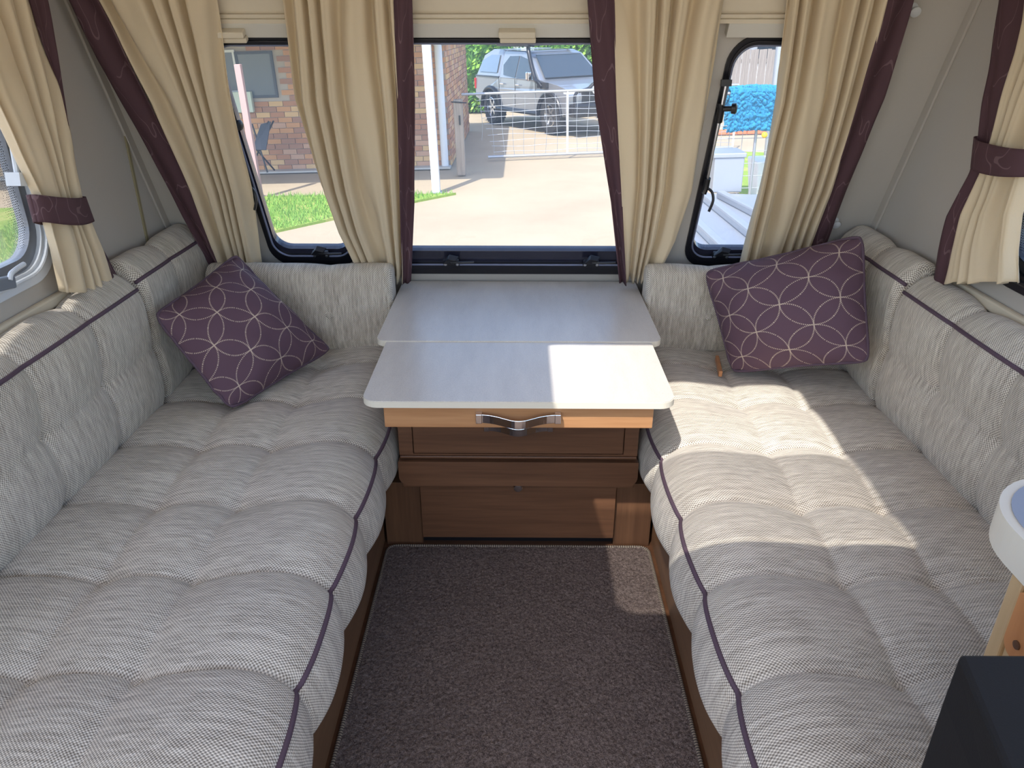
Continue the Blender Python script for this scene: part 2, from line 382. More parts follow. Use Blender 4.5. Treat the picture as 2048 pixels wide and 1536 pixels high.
# front pelmet with reeded moulding
b = B()
def strip(z0, z1, o0, o1):
    for (x0, x1) in ((-1.0, 1.0),):
        p = [F(x0, z0, o0), F(x1, z0, o0), F(x1, z1, o0), F(x0, z1, o0), F(x0, z0, o1), F(x1, z0, o1), F(x1, z1, o1), F(x0, z1, o1)]
        b.add(p, [(0,1,2,3),(4,7,6,5),(0,4,5,1),(1,5,6,2),(2,6,7,3),(3,7,4,0)])
strip(1.530, 1.540, .001, .034); strip(1.540, 1.543, .001, .028); strip(1.543, 1.551, .001, .032); strip(1.551, 1.556, .001, .022)
strip(1.556, 1.585, .001, .026); strip(1.585, 1.591, .001, .016); strip(1.591, 1.9, .001, .024)
mk('trim_4', b, m_beige, kind='structure')

# ---- front windows: frame, pane, blind cassette with pull, latches
def latch(parent, c, s=1.0, m=None):
    """over-centre window catch on its base, on the lower frame bar"""
    T = Matrix.Translation(c) @ (m or Matrix.Identity(4))
    l = B()
    l.box((-.036*s, -.012, -.012), (.036*s, .0, .012), T)
    base = mk('latch', l, m_blackp, parent, bevel=.003)
    k = B(); k.add([T @ Vector(p) for p in ((-.03,-.014,.01),(.012,-.014,.01),(.03,-.014,.034),(-.004,-.014,.044),(-.03,-.03,.012),(.008,-.034,.012),(.02,-.034,.03),(-.008,-.034,.038))],
        [(0,1,2,3),(4,7,6,5),(0,4,5,1),(1,5,6,2),(2,6,7,3),(3,7,4,0)])
    k.tube([T @ Vector(p) for p in ((.0,-.03,.02),(.04,-.036,.024),(.085,-.036,.026))], .0045, 8)
    mk('lever', k, m_blackp, base, bevel=.002)
    h = B()
    for sx in (-1, 1): h.lathe([(.0055, 0), (.0055, .003), (.003, .004)], T @ Vector((sx*.027*s, -.012, -.004)), T.to_3x3() @ Vector((0, -1, 0)), 10)
    mk('screw', h, m_alu, base)
RF = Matrix.Rotation(math.atan(SL), 4, 'X')    # tilt parts with the raked wall
for i, (key, pull) in enumerate((('center', .0), ('left', -.76), ('right', None))):
    x0, z0, x1, z1 = WIN[key]
    r = empty('window_%d' % (i+1), F((x0+x1)/2, z0), kind='structure', label={'center': 'wide middle front window behind the table', 'left': 'narrow front window left of the table', 'right': 'narrow front window right of the table'}[key])
    b = B(); b.plate(rrect(x0-.008, z0-.012, x1+.008, z1+.004, .08), [rrect(x0+.006, z0+.024, x1-.006, z1-.014, .065)], mp, -.01, .008); mk('outer_frame', b, m_black, r, bevel=.003)
    b = B(); b.plate(rrect(x0+.004, z0+.012, x1-.004, z1-.008, .066), [rrect(x0+.010, z0+.030, x1-.010, z1-.018, .06)], mp, -.014, .013); mk('chrome_line', b, m_black, r, smooth=False, bevel=.003)
    b = B(); b.plate(rrect(x0+.010, z0+.022, x1-.010, z1-.014, .06), [rrect(x0+.017, z0+.078 if key == 'center' else z0+.05, x1-.017, z1-.024, .055)], mp, -.035, -.004); mk('inner_frame', b, plain('dark_acrylic_border', srgb(44,44,58), .12, 0, .7), r, bevel=.003)
    b = B(); b.tube([F(a, c, .010) for a, c in rrect(x0+.012, z0+.03, x1-.012, z1-.02, .06)], .0035, 8, closed=True); mk('seal', b, plain('grey_blue_seal', srgb(120,126,150), .3), r)
    b = B(); b.plate(rrect(x0+.008, z0+.02, x1-.008, z1-.012, .06), [], mp, -.022, -.018); mk('pane', b, m_glass, r)
    b = B(); b.add([F(x0-.03, 1.492, .002), F(x1+.03, 1.492, .002), F(x1+.03, 1.53, .002), F(x0-.03, 1.53, .002), F(x0-.03, 1.492, .03), F(x1+.03, 1.492, .03), F(x1+.03, 1.53, .033), F(x0-.03, 1.53, .033)],
        [(0,1,2,3),(4,7,6,5),(0,4,5,1),(1,5,6,2),(2,6,7,3),(3,7,4,0)]); cs = mk('blind_cassette', b, plain('pale_grey_plastic', srgb(206,202,192), .45), r, bevel=.003)
    if pull is not None:
        pz = onF(1034 if key == 'center' else 455, 71, .04)
        b = B(); T = Matrix.Translation(pz) @ RF
        b.box((-.05, -.02, .000), (.05, .01, .017), T); b.box((-.047, -.012, -.017), (.052, .012, -.003), T); mk('blind_pull', b, m_beige, cs, bevel=.003)
    lz = onF(905, 518, .012)
    for lx in ({'center': (onF(903, 520, .012).x, onF(1182, 520, .012).x), 'left': (onF(645, 515, .012).x,), 'right': (onF(1440, 508, .012).x,)}[key]):
        latch(r, F(lx, z0+.048, .014), .8, RF)
    if key != 'center':
        s = 1
        # friction stay on the left edge of the opening
        top = onF(1452 if key == 'right' else 478, 168 if key == 'right' else 205, .03); bot = onF(1412, 375, .03) if key == 'right' else onF(497, 372, .03)
        if key == 'left': top = F(bot.x, top.z, .03)
        st = B(); st.tube([top, bot], .0045, 8); a = mk('stay_rod', st, m_alu, r)
        st = B(); st.bar(top + Vector((0, 0, .012)), top-Vector((0, 0, .006)), .03, .014, up=(0, 1, 0)); mid = top.lerp(bot, .22)
        st.tube([mid + Vector((-.006, 0, .016)), mid, mid.lerp(bot, .15)], .011, 10); st.tube([mid, mid + Vector((.03, -.012, .002))], .008, 10)
        st.lathe([(.004, 0), (.015, .002), (.016, .014), (.010, .018)], mid + Vector((.026, -.01, .002)), (1, -.3, 0), 12)
        mk('stay_clamp', st, m_blackp, a, smooth='auto')
        st = B(); e = bot.lerp(top, .10)
        st.tube([e, bot, bot + Vector((-.006, 0, -.02))], .010, 8)
        st.tube(crom([bot, bot + Vector((.018, -.01, -.012)), bot + Vector((.024, -.015, -.04)), bot + Vector((.014, -.015, -.075))], 5), .0045, 8); mk('stay_hook', st, m_blackp, a, smooth='auto')

# ---- side windows
for s, n in ((-1, 4), (1, 5)):
    r = empty('window_%d' % n, (s*WX, 1.0, SW[1]), kind='structure', label='side window on the %s above the long sofa' % ('left' if s < 0 else 'right'))
    fm = m_glareframe if s < 0 else m_black
    mps = lambda a, c, t: Vector((s*(WX-t), a, c))
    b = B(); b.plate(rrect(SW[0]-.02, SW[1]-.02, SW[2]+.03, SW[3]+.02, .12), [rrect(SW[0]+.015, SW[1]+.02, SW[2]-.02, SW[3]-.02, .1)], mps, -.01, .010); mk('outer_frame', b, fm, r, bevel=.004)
    b = B(); b.plate(rrect(SW[0]+.01, SW[1]+.012, SW[2]-.01, SW[3]-.01, .1), [rrect(SW[0]+.05, SW[1]+.05, SW[2]-.045, SW[3]-.04, .08)], mps, -.03, -.002); mk('inner_frame', b, plain('smoked_border_%d' % n, srgb(120,126,136) if s < 0 else srgb(40,44,52), .2), r, bevel=.004)  # left border paler than the right, glare put into its colour too
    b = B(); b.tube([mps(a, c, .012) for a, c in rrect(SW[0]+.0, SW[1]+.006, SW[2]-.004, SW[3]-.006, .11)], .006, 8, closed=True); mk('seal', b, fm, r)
    b = B(); b.plate(rrect(SW[0]+.01, SW[1]+.02, SW[2]-.015, SW[3]-.015, .1), [], mps, -.018, -.014); mk('pane', b, m_glass, r)
    # perforated shade band along the pane edge: black dots
    b = B(); Y1 = SW[2]-.048
    for i in range(9):
        for j in range(96):
            y = Y1-i*.0062-(.0031 if j % 2 else 0); z = SW[1]+.07+j*.0054
            if i > 5 and random.random() < .3: continue
            rr = .0021*(1-i*.07); c = Vector((s*(WX+.0125), y, z)); b.add([c+Vector((0, rr*math.cos(q*PI/3), rr*math.sin(q*PI/3))) for q in range(6)], [(0,1,2,3,4,5)])
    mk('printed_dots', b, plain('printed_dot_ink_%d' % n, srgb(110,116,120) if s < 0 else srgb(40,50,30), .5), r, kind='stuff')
    b = B(); q = (lambda u, v: onX(u, v, s*(WX-.03)))
    if s < 0:
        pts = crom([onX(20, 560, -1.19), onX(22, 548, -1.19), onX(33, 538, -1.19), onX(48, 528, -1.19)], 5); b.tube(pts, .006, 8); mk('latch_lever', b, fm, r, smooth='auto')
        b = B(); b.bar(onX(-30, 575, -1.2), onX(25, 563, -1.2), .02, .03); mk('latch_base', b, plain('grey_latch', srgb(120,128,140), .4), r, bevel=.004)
        b = B(); b.bar(onX(30, 345, -1.2), onX(34, 372, -1.2), .025, .035, up=(1, 0, 0)); b.tube([onX(34, 345, -1.2), onX(18, 250, -1.2)], .007, 8); mk('stay_arm', b, m_glareframe, r)
    else:
        b.tube([onX(2040, 355, 1.2), onX(2033, 400, 1.2)], .008, 8); mk('stay_arm', b, m_blackp, r)
# sill ledge under each side window
for s, n in ((-1, 'trim_5'), (1, 'trim_6')):
    b = B(); b.box((min(s*WX, s*(WX-.02)), YB, .845), (max(s*WX, s*(WX-.02)), 2.05, .875)); mk(n, b, m_beige, kind='structure', bevel=.006)

# ================================================================== SOFAS
SEAM = [.455, .725, .995, 1.262, 1.53, 1.815, 2.09, 2.36]
def cushion(name, prof, a0, a1, seamsA, seamP, pipeP, h, mpf, endr=.035, res=.0078, pipe_rows=True, button_rows=None, vis=None, **tags):
    """closed profile (p,z) swept along axis a; puffed between seams; mpf(p,a,z)->xyz"""
    pts = crom([Vector((p[0], p[1])) for p in prof], 10, True); N0 = len(pts)
    arc = [0]
    for i in range(N0): arc.append(arc[-1]+(pts[(i+1) % N0]-pts[i]).length)
    L = arc[-1]; n = int(L/res)
    def at(s):
        s = s % L
        lo, hi = 0, N0
        while hi-lo > 1:
            m = (lo+hi)//2
            if arc[m] <= s: lo = m
            else: hi = m
        t = (s-arc[lo])/max(1e-9, arc[lo+1]-arc[lo]); return pts[lo].lerp(pts[(lo+1) % N0], t)
    def near(q): return min(((at(k*L/800)-Vector(q)).length, k*L/800) for k in range(800))[1]
    ss = [near(q) for q in seamP]; c = sum((at(k*L/200) for k in range(200)), Vector((0, 0)))/200
    size = Vector((max(p.x for p in pts)-min(p.x for p in pts), max(p.y for p in pts)-min(p.y for p in pts)))
    def cell(x, edges):
        for e0, e1 in zip(edges, edges[1:]):
            if e0 <= x <= e1: return (x-e0)/(e1-e0)
        return None
    ea = [a0]+[q for q in seamsA if a0+.03 < q < a1-.03]+[a1]
    def surf(s, a):
        p = at(s); e = .004; nt = (at(s+e)-at(s-e)).normalized(); nn = Vector((nt.y, -nt.x))
        if (at(s)+nn*.001-c).length < (at(s)-c).length and abs((p-c).dot(nn)) > 1e-4 and (p-c).dot(nn) < 0: nn = -nn
        ts = cell(s % L, ss); ta = cell(a, ea)
        d = 0
        if ts is not None and ta is not None:
            ta = max(1e-4, min(1-1e-4, ta)); ts = max(1e-4, min(1-1e-4, ts))
            fa = math.sin(PI*ta)
            if a < ea[1]-0 and ea[0] == a0: fa = fa if a > (ea[0]+ea[1])/2 else 1
            if a > ea[-2]: fa = fa if a < (ea[-2]+ea[-1])/2 else 1
            fs_ = math.sin(PI*ts); U = 1-(1-fa)*(1-fs_)
            d = h*(.42*U**.8+.58*((fa*fs_)**.33))
            d += .0022*noise.noise(Vector((p.x*9, a*9, p.y*9+3)))
            # button pinch
            for q in ss[1:-1]:
                for w_ in ea[1:-1]:
                    r2 = ((s-q)**2+(a-w_)**2)
                    if r2 < .0036: d -= .007*math.exp(-r2/.0004)
        q = p+nn*d
        em = min(a-a0, a1-a)
        if em < endr:
            k = endr-math.sqrt(max(0, endr**2-(endr-max(0, em))**2))
            q = Vector((c.x+(q.x-c.x)*(1-2*k/size.x), c.y+(q.y-c.y)*(1-2*k/size.y)))
        return mpf(q.x, a, q.y), nn
    m = int((a1-a0)/res); As = [a0+(a1-a0)*j/m for j in range(m+1)]
    # densify ends
    As = sorted(set([round(x, 5) for x in As+[a0+endr*(1-math.cos(k*PI/16)) for k in range(9)]+[a1-endr*(1-math.cos(k*PI/16)) for k in range(9)]]))
    b = B(); vs = []; uvs = []
    for a in As:
        for i in range(n): s = L*i/n; vs.append(surf(s, a)[0]); uvs.append((a, s))
    fs = [(j*n+i, j*n+(i+1) % n, (j+1)*n+(i+1) % n, (j+1)*n+i) for j in range(len(As)-1) for i in range(n)]
    fs = [f for f in fs]; fs.append(tuple(range(n))); fs.append(tuple((len(As)-1)*n+k for k in range(n)))
    b.add(vs, fs, uvs); o = mk(name, b, m_sofa, smooth=True, **tags)
    # the uv wraps badly only on the hidden underside
    for pp in pipeP:
        sp = near(pp); t = B(); pl = []
        for a in [x for x in As if x > a0+.004 and x < a1-.004][::2]:
            q, nn = surf(sp, a); c3 = mpf(c.x, a, c.y); pl.append(q+(q-c3).normalized()*.001)
        t.tube(pl, .0055, 8); mk('piping', t, m_piping, o, smooth=True)
    for q in (button_rows if button_rows is not None else ss[1:-1]):
        if not isinstance(q, float): q = near(q)
        for w_ in ea[1:-1]:
            p3, nn = surf(q, w_); n3 = (mpf(at(q).x+nn.x, w_, at(q).y+nn.y)-mpf(at(q).x, w_, at(q).y)).normalized()
            t = B(); t.lathe([(.001, -.004), (.012, -.003), (.0135, .001), (.010, .0055), (.004, .0075), (.0008, .008)], p3+n3*.003, n3, 14); mk('button', t, m_sofa, o, smooth=True)
    return o
SEAT = [(1.17,.27),(1.17,.39),(1.12,.415),(1.0,.422),(.885,.422),(.79,.424),(.69,.426),(.59,.434),(.515,.437),(.458,.424),(.422,.392),(.404,.345),(.398,.30),(.406,.262),(.44,.25),(.62,.25),(.85,.25),(1.08,.25),(1.15,.252)]
for s in (-1, 1):
    side = 'left' if s < 0 else 'right'
    mpf = lambda p, a, z, s=s: Vector((s*p, a, z))
    y0 = .30 if s < 0 else .68
    cushion('seat_cushion', SEAT, y0, 2.66, SEAM, [(1.17,.39),(.885,.422),(.69,.426),(.39,.28)], [(.422,.395)], .046, mpf,
        button_rows=[(.885,.422),(.69,.426)], label='long buttoned beige seat cushion along the %s wall' % side, category='cushion', group='long seat cushions')
BACK = [(1.19,.452),(1.155,.448),(1.135,.455),(1.122,.50),(1.120,.56),(1.122,.635),(1.124,.70),(1.126,.76),(1.134,.80),(1.153,.825),(1.18,.842),(1.206,.826),(1.212,.76),(1.212,.6),(1.210,.48)]
for s in (-1, 1):
    side = 'left' if s < 0 else 'right'
    mpf = lambda p, a, z, s=s: Vector((s*p, a, z))
    y0 = .30 if s < 0 else .68
    cushion('backrest_cushion', BACK, y0, 2.095, SEAM[:-2], [(1.19,.452),(1.122,.635),(1.206,.835)], [(1.132,.805)], .036, mpf,
        button_rows=[(1.112,.635)], label='long buttoned beige backrest under the %s side window' % side, category='cushion', group='long side backrests')
    BC = [(p, z+(.03 if z > .7 else 0)) for p, z in BACK]
    cushion('backrest_cushion', BC, 2.10, 2.60, [2.335], [(1.19,.452),(1.122,.62),(1.206,.865)], [(1.132,.83)], .030, mpf,
        button_rows=[(1.112,.62)], label='short beige corner backrest against the %s side wall beyond the long one' % side, category='cushion', group='short corner backrests')
    FBK = [(2.49,.462),(2.475,.50),(2.47,.56),(2.472,.62),(2.478,.69),(2.492,.735),(2.515,.752),(2.54,.752),(2.558,.735),(2.565,.6),(2.565,.48),(2.55,.462),(2.52,.460)]
    mpf2 = lambda p, a, z, s=s: Vector((s*a, p, z))
    cushion('backrest_cushion', FBK, .437, 1.085, [.66], [(2.49,.462),(2.558,.735)], [], .016, mpf2, endr=.02,
        button_rows=[(2.472,.60)], label='low beige backrest across the front wall %s of the table' % side, category='cushion', group='front wall backrests')
    # timber base of the sofa
    r = empty('sofa_base', (s*.8, 1.0, 0), label='walnut sofa base board along the %s of the carpet' % side, category='sofa base', group='sofa base boards')
    b = B(); b.box((min(s*.425, s*.445), y0, .02), (max(s*.425, s*.445), 1.955, .238)); mk('front_panel', b, m_woody, r, bevel=.003)
    b = B(); b.box((min(s*.435, s*.449), y0, 0), (max(s*.435, s*.449), 1.955, .02)); mk('plinth', b, m_woodz, r)
    b = B(); b.box((min(s*.45, s*1.2), y0, .225), (max(s*.45, s*1.2), 2.66, .238)); mk('slat_top', b, m_woody, r)
    b = B(); b.box((min(s*.45, s*.465), 1.97, .0), (max(s*.45, s*.465), 2.7, .22)); mk('end_panel', b, m_woody, r)
b = B(); b.bar(onZ(1434, 716, .458), onZ(1441, 748, .478), .012, .02); mk('wooden_slat', b, m_orange, bevel=.002, label='small orange wood slat poking up between right seat and pillow', category='slat')

# ================================================================== CHEST AND TABLE
ch = empty('chest_of_drawers', (0, 2.3, 0), label='walnut chest with pull-out stone-look table between the sofas', category='chest')
b = B(); b.box((-.35, 1.93, .24), (.35, 2.72, .60)); mk('carcass', b, m_wood, ch, bevel=.002)
b = B(); b.box((-.42, 1.962, .0), (-.305, 2.72, .235)); b.box((.305, 1.962, 0), (.42, 2.72, .235)); b.box((-.31, 1.99, 0), (.31, 2.72, .235)); mk('lower_carcass', b, m_woodz, ch, bevel=.001)
b = B(); b.box((-.31, 1.985, 0), (.31, 1.989, .24)); mk('kick_space', b, m_blackp, ch)
b = B(); b.plate(rrect(-.356, .262, .356, .345, (.03, .004, .004, .03)), [], lambda a, c, t: Vector((a, 1.905+t, c)), 0, .024); mk('rail', b, m_wood, ch, bevel=.004)
b = B(); b.box((-.35, 1.912, .352), (.35, 1.93, .36)); mk('ledge', b, m_wood, ch, bevel=.002)
dr = B(); dr.box((-.308, 1.915, .368), (.308, 1.931, .545)); d2 = mk('drawer', dr, m_wood, ch, bevel=.0025)
b = B(); b.plate([(-.352, .36), (.352, .36), (.352, .60), (-.352, .60)], [[(-.311, .365), (.311, .365), (.311, .548), (-.311, .548)]], lambda a, c, t: Vector((a, 1.918+t, c)), 0, .011); mk('drawer_frame', b, m_wood, ch, bevel=.001)
def bow(parent, x, y, z, w=.225):
    b = B(); n = 24
    def f(s): return 0.030*(math.exp(-((s-.5)/.24)**2)) 
    lo = []; 
    for i in range(n+1):
        s = i/n; X = x-w/2+w*s; yy = y-.016-f(s)*.55; zz = z-f(s)*.35
        lo.append((X, yy, zz))
    vs = []
    for (X, yy, zz) in lo: vs += [(X, yy, zz+.012), (X, yy, zz-.012), (X, yy+.004, zz-.012), (X, yy+.004, zz+.012)]
    fs = [(i*4+k, i*4+(k+1) % 4, (i+1)*4+(k+1) % 4, (i+1)*4+k) for i in range(n) for k in range(4)]+[(0,1,2,3),(n*4+3,n*4+2,n*4+1,n*4)]
    b.add(vs, fs)
    for sx in (-1, 1): b.box((x+sx*w/2-.016*(sx > 0), y-.020, z-.013), (x+sx*w/2+.016*(sx < 0), y+.0, z+.013))
    mk('handle', b, m_chrome, parent, bevel=.0012, label='bowed chrome pull handle')
bow(d2, 0.0, 1.915, .466, .20)
do = B(); do.box((-.302, 1.945, .042), (.302, 1.963, .255)); dd = mk('door', do, m_wood, ch, bevel=.002)
b = B(); b.lathe([(.006, 0), (.006, .012), (.013, .016), (.015, .021), (.012, .025), (.003, .027)], (.0, 1.945, .243), (0, -1, 0), 20); mk('knob', b, m_chrome, dd, smooth='auto')
tr = B(); tr.box((-.347, 1.712, .566), (.347, 1.732, .6335)); tt = mk('tray_front', tr, m_tray, ch, bevel=.002)
b = B(); b.box((-.335, 1.732, .575), (.335, 2.1, .632)); mk('tray_box', b, m_wood, ch)
bow(tt, 0.0, 1.712, .601, .218)
def slab(name, x, y0, y1, z0, z1, r, parent):
    b = B(); b.plate(rrect(-x, y0, x, y1, (r, .004, .004, r)), [], lambda a, c, t: Vector((a, c, t)), z0, z1)
    o = mk(name, b, m_lam, parent, bevel=.002)
    b = B(); lp = rrect(-x, y0, x, y1, (r, .004, .004, r)); n = len(lp); cx = 0; vs = []
    t = B(); t.plate(rrect(-x-.0015, y0-.0015, x+.0015, y1, (r+.0015, .004, .004, r+.0015)), [rrect(-x+.003, y0+.003, x-.003, y1-.004, (r-.003, .002, .002, r-.003))], lambda a, c, tt: Vector((a, c, tt)), z0-.0005, z1-.002)
    mk('edging', t, m_lamedge, o); return o
slab('upper_tabletop', .430, 2.092, 2.685, .637, .655, .035, ch)
b = B(); b.box((-.34, 2.12, .60), (.34, 2.66, .6365)); mk('top_frame', b, m_wood, ch)
slab('pull_out_tabletop', .398, 1.692, 2.0905, .634, .652, .04, ch)

# ================================================================== CARPET
b = B(); cx0, cx1, cy0, cy1 = -.412, .412, .4, 1.942
hn = noise.noise
def cf(u, v):
    x = cx0+(cx1-cx0)*u; y = cy0+(cy1-cy0)*v
    e = min(u, 1-u, 1.0)*.8; f = min((1-v)*1.5, 1)
    return Vector((x+random.uniform(-.0012, .0012), y+random.uniform(-.0012, .0012), .010+random.uniform(-.0022, .0022)+.002*hn(Vector((x*6, y*6, 0)))))
b.grid(cf, 230, 400)
cp = mk('carpet', b, m_carpet, smooth=True, label='taupe cut-pile carpet runner between the two sofas', category='carpet')
b = B(); b.tube([Vector((a, c, .008)) for a, c in rrect(cx0-.002, cy0, cx1+.002, cy1+.003, (.01, .03, .03, .01))], .0055, 8, closed=True); mk('binding', b, m_bind, cp, smooth=True)

# ================================================================== PILLOWS
def pillow(TL, TR, BR_, BL, thick, nhint, label, curl=0):
    TL, TR, BR_, BL = map(Vector, (TL, TR, BR_, BL)); c = (TL+TR+BR_+BL)/4
    nrm = ((TR-BL).cross(TL-BR_)).normalized()
    if nrm.dot(Vector(nhint)) < 0: nrm = -nrm
    n = 56; r = empty('throw_pillow', (c.x, c.y, min(TL.z, BL.z, BR_.z, TR.z)), label=label, category='pillow', group='plum throw pillows')
    S = .43
    def base(s, t):   # s,t in -1..1, edges bowed inwards
        ck = 1-.055*(s*t)**6; s, t = s*ck, t*ck; px = s*(1-.035*(1-t*t)*abs(s)**2+.0*s); py = t*(1-.05*(1-s*s)*abs(t)**2)
        a = (px+1)/2; q = (py+1)/2
        return (BL*(1-a)+BR_*a)*(1-q)+(TL*(1-a)+TR*a)*q
    def prof(s, t): return (max(0, 1-s*s)**.72*max(0, 1-t*t)**.72)
    for sgn, nm in ((1, 'front_cover'), (-1, 'back_cover')):
        b = B()
        def f(u, v):
            s = 2*u-1; t = 2*v-1; s = math.copysign(1-(1-abs(s))**1.15, s); t = math.copysign(1-(1-abs(t))**1.15, t)
            h = prof(s, t); wr = .016*noise.noise(Vector((s*2.2+7*sgn, t*2.2, 1)))*(h**.5)+.010*noise.noise(Vector((s*4, t*4+sgn*4, 2)))*(1-h)
            return base(s, t)+nrm*(sgn*thick/2*h*1.35+wr+curl*(s*s*t*t)**2)
        def uf(u, v): return ((u-.5)*S, (v-.5)*S)
        b.grid(f, n, n, uf); mk(nm, b, m_pillow, r, smooth=True)
    edge = []
    for k in range(n): edge.append((2*k/n-1, -1))
    for k in range(n): edge.append((1, 2*k/n-1))
    for k in range(n): edge.append((1-2*k/n, 1))
    for k in range(n): edge.append((-1, 1-2*k/n))
    b = B(); b.tube([base(s, t)+nrm*(curl*(s*s*t*t)**2+.006*noise.noise(Vector((s*5, t*5, 2)))) for s, t in edge], .0045, 8, closed=True); mk('piping', b, m_piping, r, smooth=True)
    return r
pillow((-1.075, 2.06, .745), (-.935, 2.40, .835), (-.635, 2.35, .512), (-.865, 1.99, .462), .17, (.4, -.8, .5), 'plum pillow with dotted ring stitching propped in the left corner', .012)
pillow((.615, 2.44, .772), (1.045, 2.26, .945), (1.04, 2.04, .61), (.70, 2.25, .478), .17, (-.4, -.8, .5), 'plum pillow with dotted ring stitching propped in the right corner', -.004)

# ================================================================== CURTAINS
def curtain(label, pt, nrm, rows, border, folds, amp, group, v0, v1, seedp=0, hem=True, bands=40, bdamp=.006):
    """rows: (v, uL, uR) of the cream panel; border: rows of the plum edge; pt(u,v) -> place on the curtain plane"""
    u0, u1 = interp(rows, v0); c = pt((u0+u1)/2, v1); r = empty('curtain', c, label=label, category='curtain', group=group)
    nrm = Vector(nrm).normalized(); ph = [random.uniform(-.5, .5) for _ in range(60)]
    def warp(s, v):
        return s*folds+.35*math.sin(s*9+seedp)+.18*math.sin(v*.006+s*5+seedp)+.12*noise.noise(Vector((s*4, v*.004, seedp)))
    def dep(s, v):
        k = warp(s, v)*2*PI; q = math.sin(k)+.35*math.sin(2*k+1.1); sq = math.copysign(abs(q)**.8, q)
        w_ = interp(rows, v); wid = (pt(w_[1], v)-pt(w_[0], v)).length; a = amp*min(1.25, max(.45, (wid/.35)**.3))
        return a*sq + .006*noise.noise(Vector((s*6, v*.01, 5+seedp)))
    def f(u, w_):
        v = v0+(v1-v0)*w_; L, R = interp(rows, v); k = warp(u, v)*2*PI
        hemv = 2.5*math.sin(k+1) if hem else 0
        p = pt(L+(R-L)*u, v+(hemv*max(0, (w_-.8)/.2)))
        return p+nrm*dep(u, v)
    top = pt(*(lambda q: ((q[0]+q[1])/2, v0))(interp(rows, v0)))
    b = B(); nu = max(90, folds*16); b.grid(f, nu, 64, lambda u, w_: (u*.9, w_*.8)); mk('cream_panel', b, m_cream, r, smooth=True, solid=.002)
    if border:
        b = B()
        onleft = interp(border, v0)[0] < interp(rows, v0)[0]-1
        def g(u, w_):
            v = v0+(v1-v0)*w_; L, R = interp(border, v)
            edge = dep(0 if onleft else 1, v); t = (1-u) if onleft else u
            return pt(L+(R-L)*u, v+(4*w_ if hem else 0))+nrm*(edge*(1-t)**2+bdamp*math.sin(t*7+v*.01+seedp)+.004*noise.noise(Vector((t*3, v*.012, 8+seedp)))*t)
        b.grid(g, 16, 64, lambda u, w_: (u*.07, w_*.8)); mk('plum_border', b, m_plum, r, smooth=True, solid=.002)
    return r
fp = lambda o: (lambda u, v: onF(u, v, o))
curtain('cream curtain with plum left edge at the far left of the front wall', fp(.082), FN, [(-80, 160, 425), (0, 200, 428), (200, 305, 460), (380, 385, 500), (540, 445, 522)],
    [(-80, 100, 160), (0, 140, 202), (120, 195, 262), (300, 295, 350), (430, 365, 405), (540, 428, 447)], 5, .024, 'front curtains', -80, 545, 1.3)
curtain('cream curtain with plum right edge just left of the wide window', fp(.078), FN, [(-80, 550, 790), (0, 565, 788), (200, 590, 797), (380, 640, 802), (460, 672, 804), (535, 712, 806)],
    [(-80, 788, 824), (0, 786, 824), (200, 795, 830), (400, 801, 829), (575, 806, 821)], 5, .024, 'front curtains', -80, 560, 4.1)
curtain('cream curtain with plum left edge just right of the wide window', fp(.078), FN, [(-80, 1222, 1460), (0, 1226, 1452), (200, 1232, 1420), (380, 1242, 1385), (480, 1246, 1350), (570, 1250, 1305)],
    [(-80, 1172, 1223), (0, 1175, 1228), (200, 1190, 1233), (400, 1222, 1244), (575, 1240, 1252)], 5, .024, 'front curtains', -80, 560, 2.2)
curtain('cream curtain with plum right edge at the far right of the front wall', fp(.082), FN, [(-80, 1580, 1790), (0, 1577, 1770), (200, 1556, 1715), (380, 1518, 1660), (540, 1480, 1600)],
    [(-80, 1788, 1850), (0, 1768, 1828), (190, 1712, 1768), (330, 1672, 1712), (470, 1618, 1660), (540, 1596, 1632)], 5, .024, 'front curtains', -80, 540, 5.5)
lx = curtain('cream tied-back curtain on the left side wall', lambda u, v: onX(u, v, -1.165), (1, 0, 0), [(-60, -130, 66), (0, -95, 76), (100, -60, 100), (250, 8, 128), (340, 50, 143), (395, 74, 152), (445, 92, 172), (500, 106, 196), (590, 124, 226)],
    [(-60, 64, 82), (0, 74, 93), (100, 99, 112), (250, 127, 137), (395, 151, 156), (445, 170, 178), (500, 194, 210), (570, 222, 246)], 4, .020, 'side curtains', -60, 583, .4, bdamp=.003)
rx = curtain('cream tied-back curtain on the right side wall', lambda u, v: onX(u, v, 1.165), (-1, 0, 0), [(-60, 2045, 2300), (0, 2034, 2250), (100, 2020, 2180), (200, 1996, 2120), (285, 1978, 2075), (345, 1962, 2056), (430, 1925, 2030), (500, 1906, 2022), (590, 1888, 2020)],
    [(-60, 2002, 2047), (0, 1997, 2036), (100, 1982, 2022), (200, 1966, 1998), (285, 1956, 1980), (345, 1940, 1964), (430, 1896, 1928), (500, 1876, 1908), (590, 1858, 1888)], 4, .020, 'side curtains', -60, 566, 3.4, bdamp=.003)
def tieback(X, s, tl, tr, bl, br, label):
    b = B(); n = 40
    def f(u, w_):
        a = 2*PI*u; q = (1-math.cos(a))/2
        k = .5-.5*math.cos(a); 
        T = onX(lerp(tl[0], tr[0], k), lerp(tl[1], tr[1], k)+5*math.sin(PI*k), X); D = onX(lerp(bl[0], br[0], k), lerp(bl[1], br[1], k)+8*math.sin(PI*k), X)
        p = T.lerp(D, w_); return p+Vector((-s*(.036*math.sin(a))+.002*math.sin(a*5), 0, 0))
    b.grid(f, n, 8, lambda u, w_: (u*.35, w_*.1)); return mk('curtain_tieback', b, m_plum, smooth=True, solid=.003, label=label, category='tieback', group='plum tiebacks')
